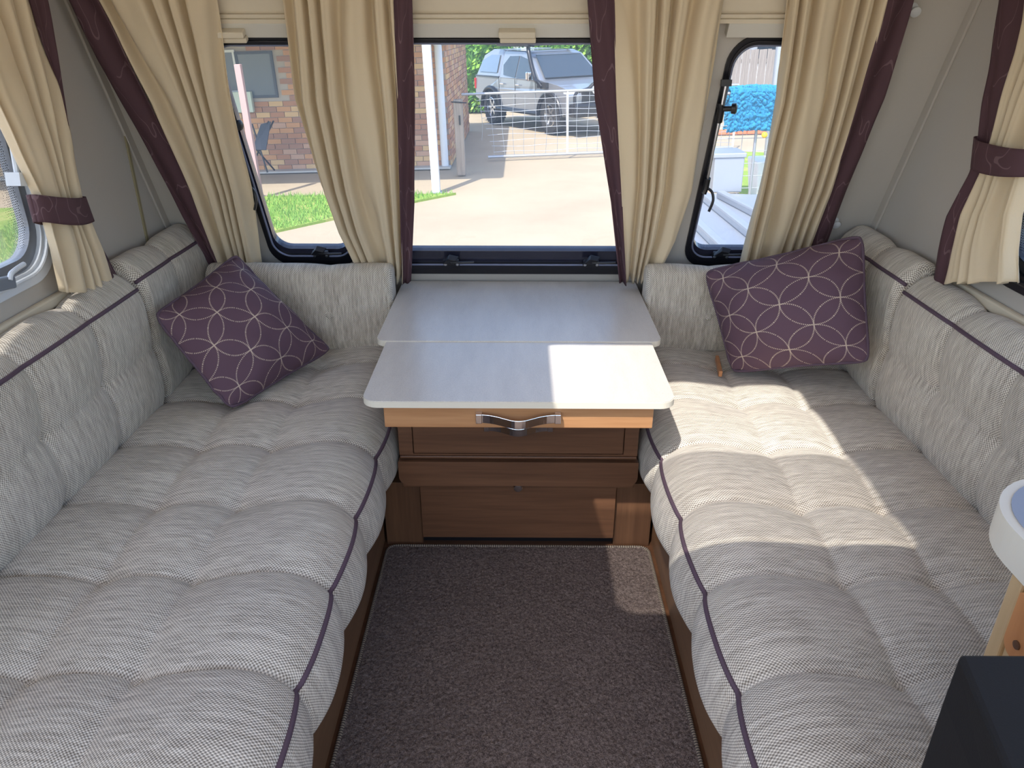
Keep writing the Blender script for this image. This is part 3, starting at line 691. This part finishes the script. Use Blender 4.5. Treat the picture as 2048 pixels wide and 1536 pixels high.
tieback(-1.16, -1, (62, 389), (163, 393), (76, 444), (181, 441), 'plum cloth tieback round the left side curtain')
tieback(1.16, 1, (1953, 272), (2085, 300), (1947, 332), (2072, 354), 'plum cloth tieback round the right side curtain')
# small white hooks on the right wall
for u, v, w_ in ((1825, 16, 'upper'), (1669, 441, 'lower')):
    c = onF(u, v, 0.0); ax = FN
    b = B(); b.lathe([(.014, 0), (.014, .003), (.005, .006), (.005, .018), (.013, .021), (.014, .027), (.006, .031)], c, ax, 16); mk('curtain_hook', b, m_white, smooth='auto', label='%s small white round hook beside the far right curtain' % w_, category='hook', group='round white wall hooks')

# ================================================================== NEAR RIGHT: cabinet end, worktop, black box
ku = empty('kitchen_unit', (.9, .5, 0), label='wooden cabinet end with rounded cream worktop at right edge', category='cabinet')
b = B(); b.box((.656, .776, .452), (.684, .80, .85)); b.box((.662, .74, .452), (.684, .777, .85)); mk('end_post', b, m_pale, ku, bevel=.003)
b = B(); b.box((.664, .2, 0), (1.2, .675, .85)); mk('cabinet_body', b, m_blackp, ku)
b = B(); b.plate(rrect(.2, .756, .764, .848, (.02, .004, .004, .004)), [], lambda a, c, t: Vector((.646+t, a, c)), 0, .015); mk('aisle_panel', b, m_orange, ku, bevel=.003)
b = B(); b.lathe([(.006, 0), (.006, .002), (.002, .0025)], onX(2034, 1290, .6455), (-1, 0, 0), 14); mk('screw_cap', b, plain('brown_cap', srgb(96,64,44), .5), ku)
b = B(); b.plate(rrect(.653, .2, 1.2, .95, (.02, .02, .135, .02), 12), [], lambda a, c, t: Vector((a, c, t)), .851, .905); wt = mk('worktop', b, plain('cream_moulded_edge', srgb(232,224,208), .4), ku, bevel=.014)
b = B(); b.plate(rrect(.667, .21, 1.19, .936, (.02, .02, .121, .02), 12), [], lambda a, c, t: Vector((a, c, t)), .9055, .907); mk('laminate_top', b, plain('grey_worktop', srgb(150,156,172), .3), wt)
A_ = onY(1918, 1307, .60); zt_ = A_.z; C_ = onZ(2013, 1536, zt_); C_ = A_+(C_-A_)*1.6; E_ = onZ(1886, 1394, zt_-.06); F_ = onZ(1940, 1536, zt_-.06); F_ = E_+(F_-E_)*1.8; xr = .600
C_.x = min(C_.x, .59); F_.x = min(F_.x, .58)
P = [A_, Vector((xr, A_.y, zt_)), Vector((xr, C_.y, zt_)), C_, E_, F_, Vector((E_.x, E_.y, .40)), Vector((F_.x, F_.y, .40)), Vector((xr, F_.y, .40)), Vector((xr, E_.y, .40))]
print('BOX', [tuple(round(c, 3) for c in p) for p in P])
bb = B(); bb.add(P, [(0,1,2,3),(0,3,5,4),(4,5,7,6),(0,4,6,9,1),(1,9,8,2),(3,2,8,7,5),(6,7,8,9)])
bx = mk('black_box', bb, wallm('black_leatherette', srgb(30,29,31), 500), bevel=.005, label='black leather-look box standing in front of the cabinet end', category='box')
b = B(); b.add([(E_.x+.003, .585, E_.z-.04), (xr-.004, .585, E_.z-.04), (xr-.004, .33, E_.z-.04), (F_.x, .33, E_.z-.04), (E_.x-.06, .59, .0), (xr-.004, .59, .0), (xr-.004, .33, .0), (F_.x-.06, .33, .0)], [(0,1,2,3),(4,7,6,5),(0,4,5,1),(1,5,6,2),(2,6,7,3),(3,7,4,0)])
mk('lower_body', b, plain('dark_grey_plastic', srgb(62,60,62), .5), bx, bevel=.004)
# ================================================================== OUTSIDE
O = 'out'
def poly(name, pts, z0, z1, mat, **k):
    b = B(); b.plate([(p[0], p[1]) for p in pts], [], lambda a, c, t: Vector((a, c, t)), z0, z1); return mk(name, b, mat, frame=O, **k)
poly('ground', [(-45, -20), (45, -20), (45, 70), (-45, 70)], -.3, -.02, m_conc, kind='structure')
gp = [G(-700, 600), G(-100, 556), G(60, 540), G(300, 508), G(550, 463), G(665, 438), G(835, 402), G(912, 387), G(870, 389), G(700, 391), G(520, 394), G(250, 405), G(0, 418), G(-700, 450)]
lawn = poly('lawn', gp, -.02, .012, m_grass, kind='structure')
rg = [G(1478, 392), G(1488, 305), G(2600, 335), G(2900, 640), G(1700, 470)]
poly('lawn', rg, -.02, .012, m_grass, kind='structure')
# grass blades on the near lawn, joined
def inside(p, P):
    c = False
    for i in range(len(P)):
        a, q = P[i-1], P[i]
        if (a[1] > p[1]) != (q[1] > p[1]) and p[0] < (q[0]-a[0])*(p[1]-a[1])/(q[1]-a[1])+a[0]: c = not c
    return c
b = B(); 
for _ in range(60000):
    if len(b.f) > 16000: break
    p = (random.uniform(-6.5, -.8), random.uniform(7.0, 11.2)) if random.random() < .75 else (random.uniform(2.8, 6), random.uniform(6, 9.3))
    if not (inside(p, gp) or inside(p, rg)): continue
    h = random.uniform(.03, .09); a = random.uniform(0, PI); dx = math.cos(a)*.008; dy = math.sin(a)*.008; lx_ = random.uniform(-.03, .03)
    b.add([(p[0]-dx, p[1]-dy, .01), (p[0]+dx, p[1]+dy, .01), (p[0]+lx_, p[1]+lx_, .01+h)], [(0, 1, 2)])
mk('grass_blades', b, m_blade, frame=O, kind='stuff', label='short green grass of the lawns beside the driveway', category='grass')

# ---- brick house
WY = G(900, 333).y; XC = G(903, 333).x
hs = empty('brick_house', (XC-3, WY, 0), O, label='long low brick house with verandah left of the driveway', category='house')
b = B(); b.box((XC-12, WY+.01, 0), (XC-.01, WY+.3, 2.6)); b.box((XC-.3, WY+.3, 0), (XC-.01, WY+5.2, 2.6)); mk('wall_core', b, m_mortar, hs, O)
bw, bh, gx = .23, .076, .01
me_cache = []
def brickmesh(i):
    b = B(); b.box((0, -.012, 0), (bw, .01, bh)); return b
protos = []
for i, m_ in enumerate(BR):
    me = bpy.data.meshes.new('brick'); bb_ = brickmesh(i); me.from_pydata(bb_.v, [], bb_.f); me.materials.append(m_); protos.append(me)
WINX = [(OY(430, 150, WY).x, OY(472, 150, WY).x, OY(450, 182, WY).z, OY(450, 105, WY).z), (OY(481, 150, WY).x, OY(546, 150, WY).x, OY(510, 191, WY).z, OY(510, 108, WY).z)]
rest = [B() for _ in BR]; cnt = 0
vis = [(OY(425, 200, WY).x, OY(640, 200, WY).x), (OY(818, 200, WY).x, XC)]
for row in range(30):
    z = .02+row*(bh+.01); off = (bw+gx)/2 if row % 2 else 0
    for c in range(50):
        x = XC-(c+1)*(bw+gx)+gx-off+.12
        if x+bw > XC: continue
        if any(x+bw > a-.05 and x < q+.05 and z+bh > z0-.04 and z < z1+.04 for a, q, z0, z1 in WINX): continue
        v_ = any(x+bw > a and x < q for a, q in vis) and z < 2.02
        if v_ and cnt < 300:
            o = bpy.data.objects.new('brick', random.choice(protos)); col.objects.link(o); o.parent = hs
            o.location = Vector((x, WY, z))-ORG[hs.name][0]; cnt += 1
        else: random.choice(rest).box((x, WY-.012, z), (x+bw, WY+.01, z+bh))
for q, m_ in zip(rest, BR): mk('far_bricks', q, m_, hs, O, kind='stuff')
sb = [B() for _ in BR]
for row in range(30):
    z = .02+row*(bh+.01); off = .12 if row % 2 else 0
    for c in range(21): y = WY+.0+c*(bw+gx)+off; random.choice(sb).box((XC-.015, y, z), (XC+.006, y+bw, z+bh))
for q, m_ in zip(sb, BR): mk('side_bricks', q, m_, hs, O, kind='stuff')
for (a, q, z0, z1) in WINX:
    b = B(); b.plate([(a-.04, z0-.04), (q+.04, z0-.04), (q+.04, z1+.04), (a-.04, z1+.04)], [[(a, z0), (q, z0), (q, z1), (a, z1)]], lambda s, t, k: Vector((s, WY+k, t)), -.03, .01); wf = mk('house_window', b, m_white if a < WINX[1][0] else m_dark, hs, O)
    b = B(); b.box((a, WY-.012, z0), (q, WY-.006, z1)); mk('glass_pane', b, plain('house_glass', srgb(92,104,112), .15), wf, O)
b = B(); b.box((XC-12, WY-2.45, 2.28), (XC+.25, WY+5.4, 2.36)); b.box((XC-12, WY-2.5, 2.2), (XC+.25, WY-2.42, 2.36)); mk('verandah_roof', b, m_dark, hs, O)
b = B(); b.tube([(XC-.1, WY-.075, .0), (XC-.1, WY-.075, 1.9), (XC-.2, WY-.02, 2.1)], .062, 12); mk('downpipe', b, m_white, hs, O, smooth='auto', label='white round downpipe')
b = B(); b.box((XC-12, WY-.25, .0), (XC+.0, WY-.02, .03)); mk('footing', b, m_conc2, hs, O)
mb = B(); mb.box(tuple(OY(462, 226, WY-.12)), tuple(Vector((OY(500, 183, WY-.12).x, WY-.02, OY(500, 183, WY-.12).z)))); mk('meter_box', mb, plain('pale_green_enamel', srgb(196,206,190), .5), hs, O, bevel=.01, label='pale meter box')
# verandah posts
def post(u, v, wpx, h, mat, label, name='verandah_post'):
    p = G(u, v); w_ = wpx*p.y/1500*1.0; r = empty(name, p, O, label=label, category='post')
    b = B(); b.box((p.x-w_/2, p.y-w_/2, 0), (p.x+w_/2, p.y+w_/2, h)); mk('shaft', b, mat, r, O, bevel=.006)
    b = B(); b.box((p.x-w_*.75, p.y-w_*.75, 0), (p.x+w_*.75, p.y+w_*.75, .012)); mk('base_plate', b, m_galv, r, O); return p
post(873, 385, 15.5, 2.28, m_white, 'white square post standing in front of the brick house corner')
post(520, 394, 11.5, 1.78, m_pink, 'faded pink post left of the dark folded chair')
b = B(); s0 = G(610, 365); 
# folded chair against the wall
c0 = OY(500, 340, WY-.8); r = empty('folding_chair', (c0.x, c0.y, 0), O, label='dark folded garden chair leaning by the brick wall', category='chair')
W0 = WY-.8
fr = B()
for du in (0, .06): fr.tube([OY(488, 345, W0)+Vector((du, du, 0)), OY(530, 245, W0)+Vector((du, .2+du, 0))], .014, 8)
fr.tube([OY(535, 345, W0), OY(498, 250, W0)+Vector((0, .15, 0))], .014, 8); fr.tube([OY(530, 345, W0)+Vector((.1, .2, 0)), OY(505, 290, W0)], .014, 8); mk('frame', fr, m_blackp, r, O)
b = B(); b.add([OY(505, 300, W0), OY(532, 300, W0), OY(534, 246, W0)+Vector((0, .2, 0)), OY(514, 252, W0)+Vector((0, .2, 0))], [(0,1,2,3)]); mk('seat', b, m_dark, r, O, solid=.02)

# ---- farm gate
A = G(952, 322); Z = G(1196, 312); d = (Z-A); d.z = 0; d.normalize(); L = 4.7
gt = empty('mesh_gate', A, O, label='galvanised weldmesh gate across the driveway in front of the silver ute', category='gate')
gpnt = lambda s, h: Vector((A.x+d.x*s, A.y+d.y*s, h))
b = B(); b.tube([gpnt(-.2, 1.12), gpnt(L, 1.12)], .022, 8); mk('top_rail', b, m_galv, gt, O, smooth='auto')
b = B(); b.tube([gpnt(.22, .06), gpnt(L, .06)], .024, 8); mk('bottom_rail', b, m_galv, gt, O, smooth='auto')
for s in (1.65, L):
    b = B(); b.tube([gpnt(s, .06), gpnt(s, 1.12)], .02, 8); mk('upright', b, m_white, gt, O, smooth='auto')
for k in range(24):
    s = .12+k*.19
    if s > L: break
    b = B(); b.tube([gpnt(s+.02*math.sin(k+q*.7), lerp(.08 if s > .3 else .35, 1.11, q/6)) for q in range(7)], .0042, 5); mk('upright_wire', b, m_galv, gt, O)
for k in range(10):
    h = .14+k*.098; b = B(); b.tube([gpnt(lerp((.32-.03*k), L, q/20), h+.012*math.sin(q*1.1+k*2)) for q in range(21)], .0042, 5); mk('cross_wire', b, m_galv, gt, O)
p = G(926, 350); r = empty('gate_post', p, O, label='weathered grey timber gate post at the corner of the brick house', category='post')
b = B(); b.box((p.x-.09, p.y-.06, 0), (p.x+.05, p.y+.06, 1.15)); mk('timber', b, m_weather, r, O, bevel=.015)
b = B(); b.tube([(p.x+.0, p.y-.08, .78), (p.x+.0, p.y-.08, .92)], .012, 6); b.tube([(p.x-.12, p.y-.07, 1.12), (p.x+.12, p.y-.07, 1.10)], .010, 6); mk('hinge', b, m_blackp, r, O)

# ---- silver ute
ra = G(991, 247); fa = G(1107, 268); hd = (fa-ra); hd.z = 0; wbd = hd.length; hd.normalize(); lf = Vector((-hd.y, hd.x, 0)); SC = wbd/2.85*1.0
SC = max(SC, .93)
mid = (ra+fa)/2+lf*(.80*SC); mid.z = 0
CX = Matrix.Translation(mid) @ Matrix((hd, lf, Vector((0, 0, 1)))).transposed().to_4x4() @ Matrix.Scale(SC, 4)
ut = empty('ute', mid, O, label='silver dual-cab ute with canopy, roof rack and bullbar beyond the gate', category='car')
K = lambda name, b, m_, par=ut, **k: mk(name, b, m_, par, O, xf=CX, **k)
def arch(cx, r, n=12): return [(cx-r*math.cos(PI*k/n), .40+r*math.sin(PI*k/n)) for k in range(n+1)]
outl = [(-2.30, .62), (-1.90, .52)]+arch(-1.425, .475)+[(-.9, .42), (.9, .42)]+arch(1.425, .475)+[(2.05, .5), (2.18, .56), (2.2, .84), (2.12, .98), (1.7, 1.06), (.95, 1.14), (-.95, 1.14), (-2.32, 1.16)]
def hw(z): return .90 if z < 1.0 else .90-.20*((z-1.0)/.75)**1.3
b = B(); b.plate(outl, [], lambda a, c, t: Vector((a, t*(.90 if c < .9 else .87), c)), -1, 1); K('body', b, m_silver, bevel=.03)
def vol(pts, y=1.0): b = B(); b.plate(pts, [], lambda a, c, t: Vector((a, t*hw(c)*y, c)), -1, 1); return b
K('cabin', vol([(.98, 1.12), (.28, 1.66), (-.05, 1.74), (-.75, 1.75), (-.98, 1.72), (-1.0, 1.12)]), m_silver, bevel=.03)
cn = K('canopy', vol([(-1.02, 1.13), (-1.02, 1.76), (-1.6, 1.77), (-2.05, 1.62), (-2.32, 1.14)], .985), m_silver, bevel=.04)
K('canopy_trim', vol([(-1.02, 1.12), (-1.02, 1.145), (-2.32, 1.155), (-2.33, 1.13)], 1.01), m_blackp)
def sidepane(name, pts, mat, out=.006, par=ut, solid=.006):
    for s in (-1, 1):
        b = B(); b.plate(pts, [], lambda a, c, t: Vector((a, s*(hw(c)+out+t), c)), 0, solid); K(name, b, mat, par)
sidepane('door_window', [(.72, 1.16), (.28, 1.56), (-.12, 1.63), (-.14, 1.15)], m_carglass)
sidepane('door_window', [(-.19, 1.15), (-.17, 1.63), (-.62, 1.62), (-.86, 1.42), (-.78, 1.2)], m_carglass)
sidepane('canopy_window', [(-1.15, 1.24), (-1.15, 1.64), (-1.6, 1.64), (-2.05, 1.5), (-2.1, 1.24)], plain('ute_canopy_glass', (.14,.20,.28), .12, 0, .8), .0)
b = B(); b.add([(.955, -.74, 1.16), (.955, .74, 1.16), (.35, .62, 1.63), (.35, -.62, 1.63)], [(0,1,2,3)]); b.v = [p+Vector((.02, 0, .02)) for p in b.v]; K('windscreen', b, m_carglass, solid=.01)
for s in (-1, 1):
    for x0 in (-.165, .80, -.98):
        b = B(); b.box((x0-.006, s*.9-.004, .5), (x0+.006, s*.9+.004, 1.12)); K('door_gap', b, m_blackp)
    for x0 in (.0, -.78):
        b = B(); b.bar((x0-.1, s*.925, 1.0), (x0+.08, s*.925, 1.0), .02, .035); K('door_handle', b, m_chrome, bevel=.006)
    b = B(); b.box((.62, s*.95-.12*(s < 0), 1.12), (.74, s*.95+.12*(s > 0), 1.32)); K('mirror', b, m_chrome, bevel=.03)
    b = B(); b.tube([(-1.0, s*.95, .42), (1.0, s*.95, .42)], .05, 8); b.box((-.95, s*.9-.08, .40), (.95, s*.9+.08, .44)); K('side_step', b, m_blackp)
    for x0 in (-1.425, 1.425):
        b = B(); b.tube([(x0-.49*math.cos(PI*k/16), s*.92, .40+.49*math.sin(PI*k/16)) for k in range(17)], .045, 8); K('fender_flare', b, m_blackp, smooth='auto')
    b = B(); b.box((1.95, s*.75-.14, .83), (2.17, s*.75+.14, .99)); K('headlight', b, m_lamp, bevel=.03)
    b = B(); b.box((-2.34, s*.84-.07, .82), (-2.28, s*.84+.07, 1.08)); K('tail_light', b, plain('red_lens', (.5,.02,.02), .3), bevel=.01)
    b = B(); b.lathe([(.02, 0), (.10, .02), (.115, .08), (.105, .09), (.01, .092)], (2.32, s*.3, .98), (1, 0, 0), 18); K('driving_light', b, m_lamp, smooth='auto')
for x0 in (-1.425, 1.425):
    for s in (-1, 1):
        b = B(); ax = (0, s, 0); o_ = (x0, s*.66, .41); b.lathe([(.24, .0), (.37, .0), (.405, .03), (.41, .13), (.405, .23), (.37, .26), (.25, .26), (.24, .2)], o_, ax, 32); wh = K('wheel', b, m_tyre, smooth='auto')
        b = B(); b.lathe([(.245, .06), (.25, .24), (.225, .25), (.215, .12), (.06, .14), (.05, .19), (.005, .195)], o_, ax, 24)
        for k in range(6):
            a = 2*PI*k/6; c = Vector(o_)+Vector((0, s*.19, 0)); b.bar(c+Vector((math.cos(a)*.04, 0, math.sin(a)*.04)), c+Vector((math.cos(a)*.235, 0, math.sin(a)*.235)), .05, .05, up=(0, 1, 0))
        K('rim', b, m_alu, wh)
        b = B()
        for k in range(30):
            a = 2*PI*k/30; c = Vector((x0, s*(.66+.13), .41)); e = Vector((math.cos(a), 0, math.sin(a))); b.bar(c+e*.412-Vector((0, .11, 0)), c+e*.412+Vector((0, .11, 0)), .035, .03, up=e)
        K('tread', b, m_tyre, wh)
b = B(); b.box((2.12, -.55, .68), (2.215, .55, .96)); K('grille', b, m_blackp, bevel=.02)
b = B(); b.box((2.15, -.88, .42), (2.42, .88, .70)); bbr = K('bullbar', b, m_blackp, bevel=.05)
b = B(); b.tube(crom([(2.36, -.84, .68), (2.34, -.8, .92), (2.36, -.5, 1.0), (2.40, -.3, 1.12), (2.4, .3, 1.12), (2.36, .5, 1.0), (2.34, .8, .92), (2.36, .84, .68)], 5), .034, 8)
for s in (-1, 1): b.tube([(2.40, s*.3, .68), (2.40, s*.3, 1.12)], .03, 8); 
K('hoop', b, m_blackp, bbr, smooth='auto')
b = B(); b.tube(crom([(1.15, -.93, 1.0), (1.0, -.95, 1.10), (.85, -.93, 1.16), (.62, -.88, 1.40), (.35, -.80, 1.72), (.33, -.80, 1.86)], 5), .05, 10); b.box((.26, -.87, 1.84), (.42, -.73, 1.98)); b.box((.95, -.955, .98), (1.35, -.88, 1.10)); K('snorkel', b, m_blackp, smooth='auto')
b = B(); [b.tube([(-.95, s*.66, 1.85), (.35, s*.66, 1.85)], .025, 8) for s in (-1, 1)]; rk = K('roof_rack', b, m_blackp)
for k in range(9):
    b = B(); x0 = -.92+k*.155; b.box((x0-.035, -.68, 1.845), (x0+.035, .68, 1.868)); K('rack_slat', b, m_blackp, rk)
b = B(); b.box((-1.2, -.84, 1.84), (.5, -.72, 1.93)); K('awning_bag', b, m_blackp, bevel=.03)
b = B(); b.lathe([(.17, 0), (.19, .004), (.19, .012), (.17, .016)], (.70, -.35, 1.26), (.6, 0, .75), 20); K('steering_wheel', b, m_blackp)

# ---- hedge behind
def leafy(name, label, boxes, n, size, mats, cat='hedge', stem=True):
    r = empty(name, (boxes[0][0], boxes[0][1], 0), O, label=label, category=cat)
    bs = [B() for _ in mats]
    for i in range(n):
        x, y, z, rx, ry, rz = random.choice(boxes)
        e = Vector((random.gauss(0, 1), random.gauss(0, 1), random.gauss(0, 1))).normalized(); rr = random.uniform(.72, 1.05)
        c = Vector((x+e.x*rx*rr, y+e.y*ry*rr, max(.05, z+e.z*rz*rr))); a = Vector((random.gauss(0, 1), random.gauss(0, 1)-.6, random.gauss(0, 1)+.7)).normalized(); q = a.orthogonal().normalized(); t = a.cross(q); s = size*random.uniform(.6, 1.3)
        random.choice(bs).add([c-q*s, c-t*s*.5, c+q*s, c+t*s*.5], [(0,1,2,3)])
    for q, m_ in zip(bs, mats): mk('foliage', q, m_, r, O, kind='stuff')
    b = B()
    for (x, y, z, rx, ry, rz) in boxes: b.ball((x, y, z), (rx*.72, ry*.72, rz*.78), 14, 10); b.tube([(x, y, 0), (x, y, z)], .07, 6)
    mk('inner_branches', b, m_leaf[1], r, O, smooth=True)
hy = ra.y+3.2
leafy('hedge', 'bright green leafy hedge beside the brick house behind the ute', [(ra.x-1.7+i*.55, hy+.4*(i % 2), 1.3, .75, .8, 1.6) for i in range(4)], 9000, .075, m_leaf)
leafy('tree', 'bright green tree foliage above the ute bonnet', [(1.3+i*.85, 22.4, 1.75+.2*(i % 2), 1.0, .8, .95) for i in range(4)], 6000, .09, m_leaf, 'tree')

# ---- right: paling fence, neighbour roof, pole
FY = 20.5
fe = empty('paling_fence', (6, FY, 0), O, label='grey timber paling fence behind the blue mat at right', category='fence')
me_p = bpy.data.meshes.new('paling'); bq = B(); bq.box((-.048, -.009, 0), (.048, .009, 1.5)); me_p.from_pydata(bq.v, [], bq.f); me_p.materials.append(m_paling)
for k in range(90):
    x = 2.0+k*.104; o = bpy.data.objects.new('paling', me_p); col.objects.link(o); o.parent = fe; o.location = (x-6, random.uniform(-.008, .008), random.uniform(-.02, .02)); o.rotation_euler = (0, random.uniform(-.006, .006), 0)
for h in (.3, 1.2):
    b = B(); b.box((1.9, FY+.01, h), (12, FY+.06, h+.09)); mk('rail', b, m_paling, fe, O)
nb = empty('shed', (10, FY+5, 0), O, label='dark neighbouring shed with pale wall band above the paling fence', category='shed')
b = B(); b.box((6.4, FY+4, 0), (14, FY+8, 1.75)); mk('shed_wall', b, m_white, nb, O)
b = B(); b.box((6.2, FY+3.7, 1.75), (14.3, FY+8.3, 2.6)); mk('shed_roof', b, m_dark, nb, O)
b = B(); b.box((7.1, FY+3.96, 1.0), (8.6, FY+4.0, 1.6)); mk('shed_window', b, m_carglass, nb, O)
p = OY(1549, 190, 12.5); r = empty('clothes_line_post', (p.x, 12.5, 0), O, label='tall galvanised pole standing behind the blue mat', category='pole')
b = B(); b.tube([(p.x, 12.5, 0), (p.x, 12.5, 2.6)], .06, 12); mk('pole', b, m_galv, r, O, smooth='auto')
b = B(); b.tube([(p.x-.7, 12.5, 2.55), (p.x+.7, 12.5, 2.55)], .025, 8); mk('cross_arm', b, m_galv, r, O)
# low mesh fence carrying the mat
MY = 9.6
q0 = OY(1440, 262, MY); q1 = OY(1640, 262, MY)
fn = empty('wire_fence', (q0.x, MY, 0), O, label='low wire fence under the blue fluffy mat', category='fence')
hh = OY(1500, 186, MY).z
b = B(); b.tube([(q0.x-.25, MY, hh), (q1.x+.6, MY, hh)], .02, 8); mk('top_rail', b, m_galv, fn, O)
for k in range(12):
    x = q0.x-.2+k*.16; b = B(); b.tube([(x, MY, 0), (x, MY, hh)], .004 if k % 4 else .018, 6); mk('upright_wire' if k % 4 else 'fence_upright', b, m_galv, fn, O)
for k in range(7):
    b = B(); b.tube([(q0.x-.25, MY, .08+k*.15), (q1.x+.6, MY, .08+k*.15)], .004, 5); mk('cross_wire', b, m_galv, fn, O)
xa = OY(1454, 220, MY).x; xb = OY(1600, 220, MY).x; zt = OY(1500, 181, MY).z; zb = OY(1500, 262, MY).z
b = B(); Lf = (zt-zb)
def mf(u, v):
    # front hang, over the rail, back hang
    s = v*2*Lf; x = xa+(xb-xa)*u
    if s < Lf*.97: y = -.06; z = zb+s
    elif s < Lf*1.03: a = (s-Lf*.97)/(Lf*.06)*PI; y = -.06*math.cos(a); z = zb+Lf*.97+.05*math.sin(a)
    else: y = .06; z = zt-(s-Lf*1.03)
    n_ = .035*noise.noise(Vector((x*9, s*9, 1)))+.03*noise.noise(Vector((x*26, s*26, 2))); sg = -1 if y < 0 else 1
    return Vector((x+.01*noise.noise(Vector((s*20, x*20, 4))), MY+y+sg*(abs(n_)*1.2+.02), z+.02*math.sin(x*5)+.012*noise.noise(Vector((x*30, s*4, 7)))))
b.grid(mf, 90, 90); mt = mk('fluffy_mat', b, m_blue, frame=O, solid=.02, label='blue fluffy mat hung over the low wire fence', category='mat')
tf = B()
for _ in range(7000):
    u = random.random(); v = random.uniform(0, .52); p = mf(u, v); s = .022; e = Vector((random.gauss(0, 1), -abs(random.gauss(0, 1)), random.gauss(0, 1)-.4)).normalized(); q = e.orthogonal()*.007
    tf.add([p-q, p+q, p+e*s], [(0, 1, 2)])
mk('tufts', tf, m_blue, mt, O, kind='stuff')
b = B(); y0_ = OY(1484, 181, MY+.25); y1_ = OY(1532, 174, MY+.25); b.box((y0_.x, MY+.18, y0_.z-.25), (y1_.x, MY+.45, y1_.z)); mk('yellow_tub', b, m_yellow, frame=O, bevel=.02, label='yellow plastic tub top showing behind the blue mat', category='tub')
c = OY(1529, 270, MY-.2); b = B(); b.ball(c, .035, 16, 10); mk('yellow_ball', b, m_yellow, frame=O, smooth=True, label='small yellow ball hanging under the blue mat', category='ball')
e0 = G(1434, 270); e1 = G(1475, 268); b = B()
r = empty('garden_edging', e0, O, label='low orange brick edging below the blue mat', category='edging')
for k in range(9):
    x = e0.x+k*.21; b = B(); b.box((x, e0.y, 0), (x+.2, e0.y+.1, .10)); mk('brick', b, m_orangered, r, O, bevel=.01)
# trailer drawbar deck with box
TH = .42
tl = empty('flatbed_trailer', G(1440, 440, TH), O, label='galvanised flat trailer deck just outside the right front window', category='trailer')
A0, A1, A2, A3 = G(1340, 520, TH), G(1385, 386, TH), G(1640, 392, TH), G(1760, 520, TH)
b = B(); b.plate([(A0.x, A0.y), (A3.x, A3.y), (A2.x, A2.y), (A1.x, A1.y)], [], lambda a, c, t: Vector((a, c, t)), TH-.04, TH); mk('deck', b, m_galv, tl, O)
for k, (p0, p1) in enumerate((((1398, 384), (1545, 500)), ((1372, 425), (1460, 510)), ((1440, 388), (1600, 470)))):
    b = B(); b.bar(G(*p0, TH+.04)+Vector((0, 0, 0)), G(*p1, TH+.04), .09, .08); mk('rail', b, m_galv, tl, O, bevel=.02)
for (u, v) in ((1400, 400), (1600, 400), (1400, 500), (1650, 500)):
    p = G(u, v, TH); b = B(); b.lathe([(.1, 0), (.22, .02), (.22, .14), (.1, .16)], (p.x, p.y, .22), (1, 0, 0), 20); mk('wheel', b, m_tyre, tl, O)
P0 = G(1424, 386, TH); P1 = G(1485, 386, TH); hb = OY(1450, 316, P0.y).z
tb = empty('toolbox', P0, O, label='grey metal toolbox with lid on the trailer deck', category='box')
b = B(); b.box((P0.x, P0.y, TH), (P1.x, P0.y+.38, hb)); mk('body', b, m_galv, tb, O, bevel=.01)
b = B(); b.box((P0.x-.015, P0.y-.015, hb), (P1.x+.015, P0.y+.395, hb+.05)); mk('lid', b, m_galv, tb, O, bevel=.01)
P0 = G(1508, 398, 0); b = B(); q = OY(1508, 322, P0.y).z
b.add([(P0.x+.03, P0.y, 0), (P0.x+.5, P0.y, 0), (P0.x+.5, P0.y+.4, 0), (P0.x+.03, P0.y+.4, 0), (P0.x-.02, P0.y-.04, q), (P0.x+.56, P0.y-.04, q), (P0.x+.56, P0.y+.44, q), (P0.x-.02, P0.y+.44, q)], [(0,3,2,1),(4,5,6,7),(0,1,5,4),(1,2,6,5),(2,3,7,6),(3,0,4,7)])
mk('white_tub', b, m_white, frame=O, bevel=.02, label='white plastic tub on the grass right of the toolbox', category='tub')
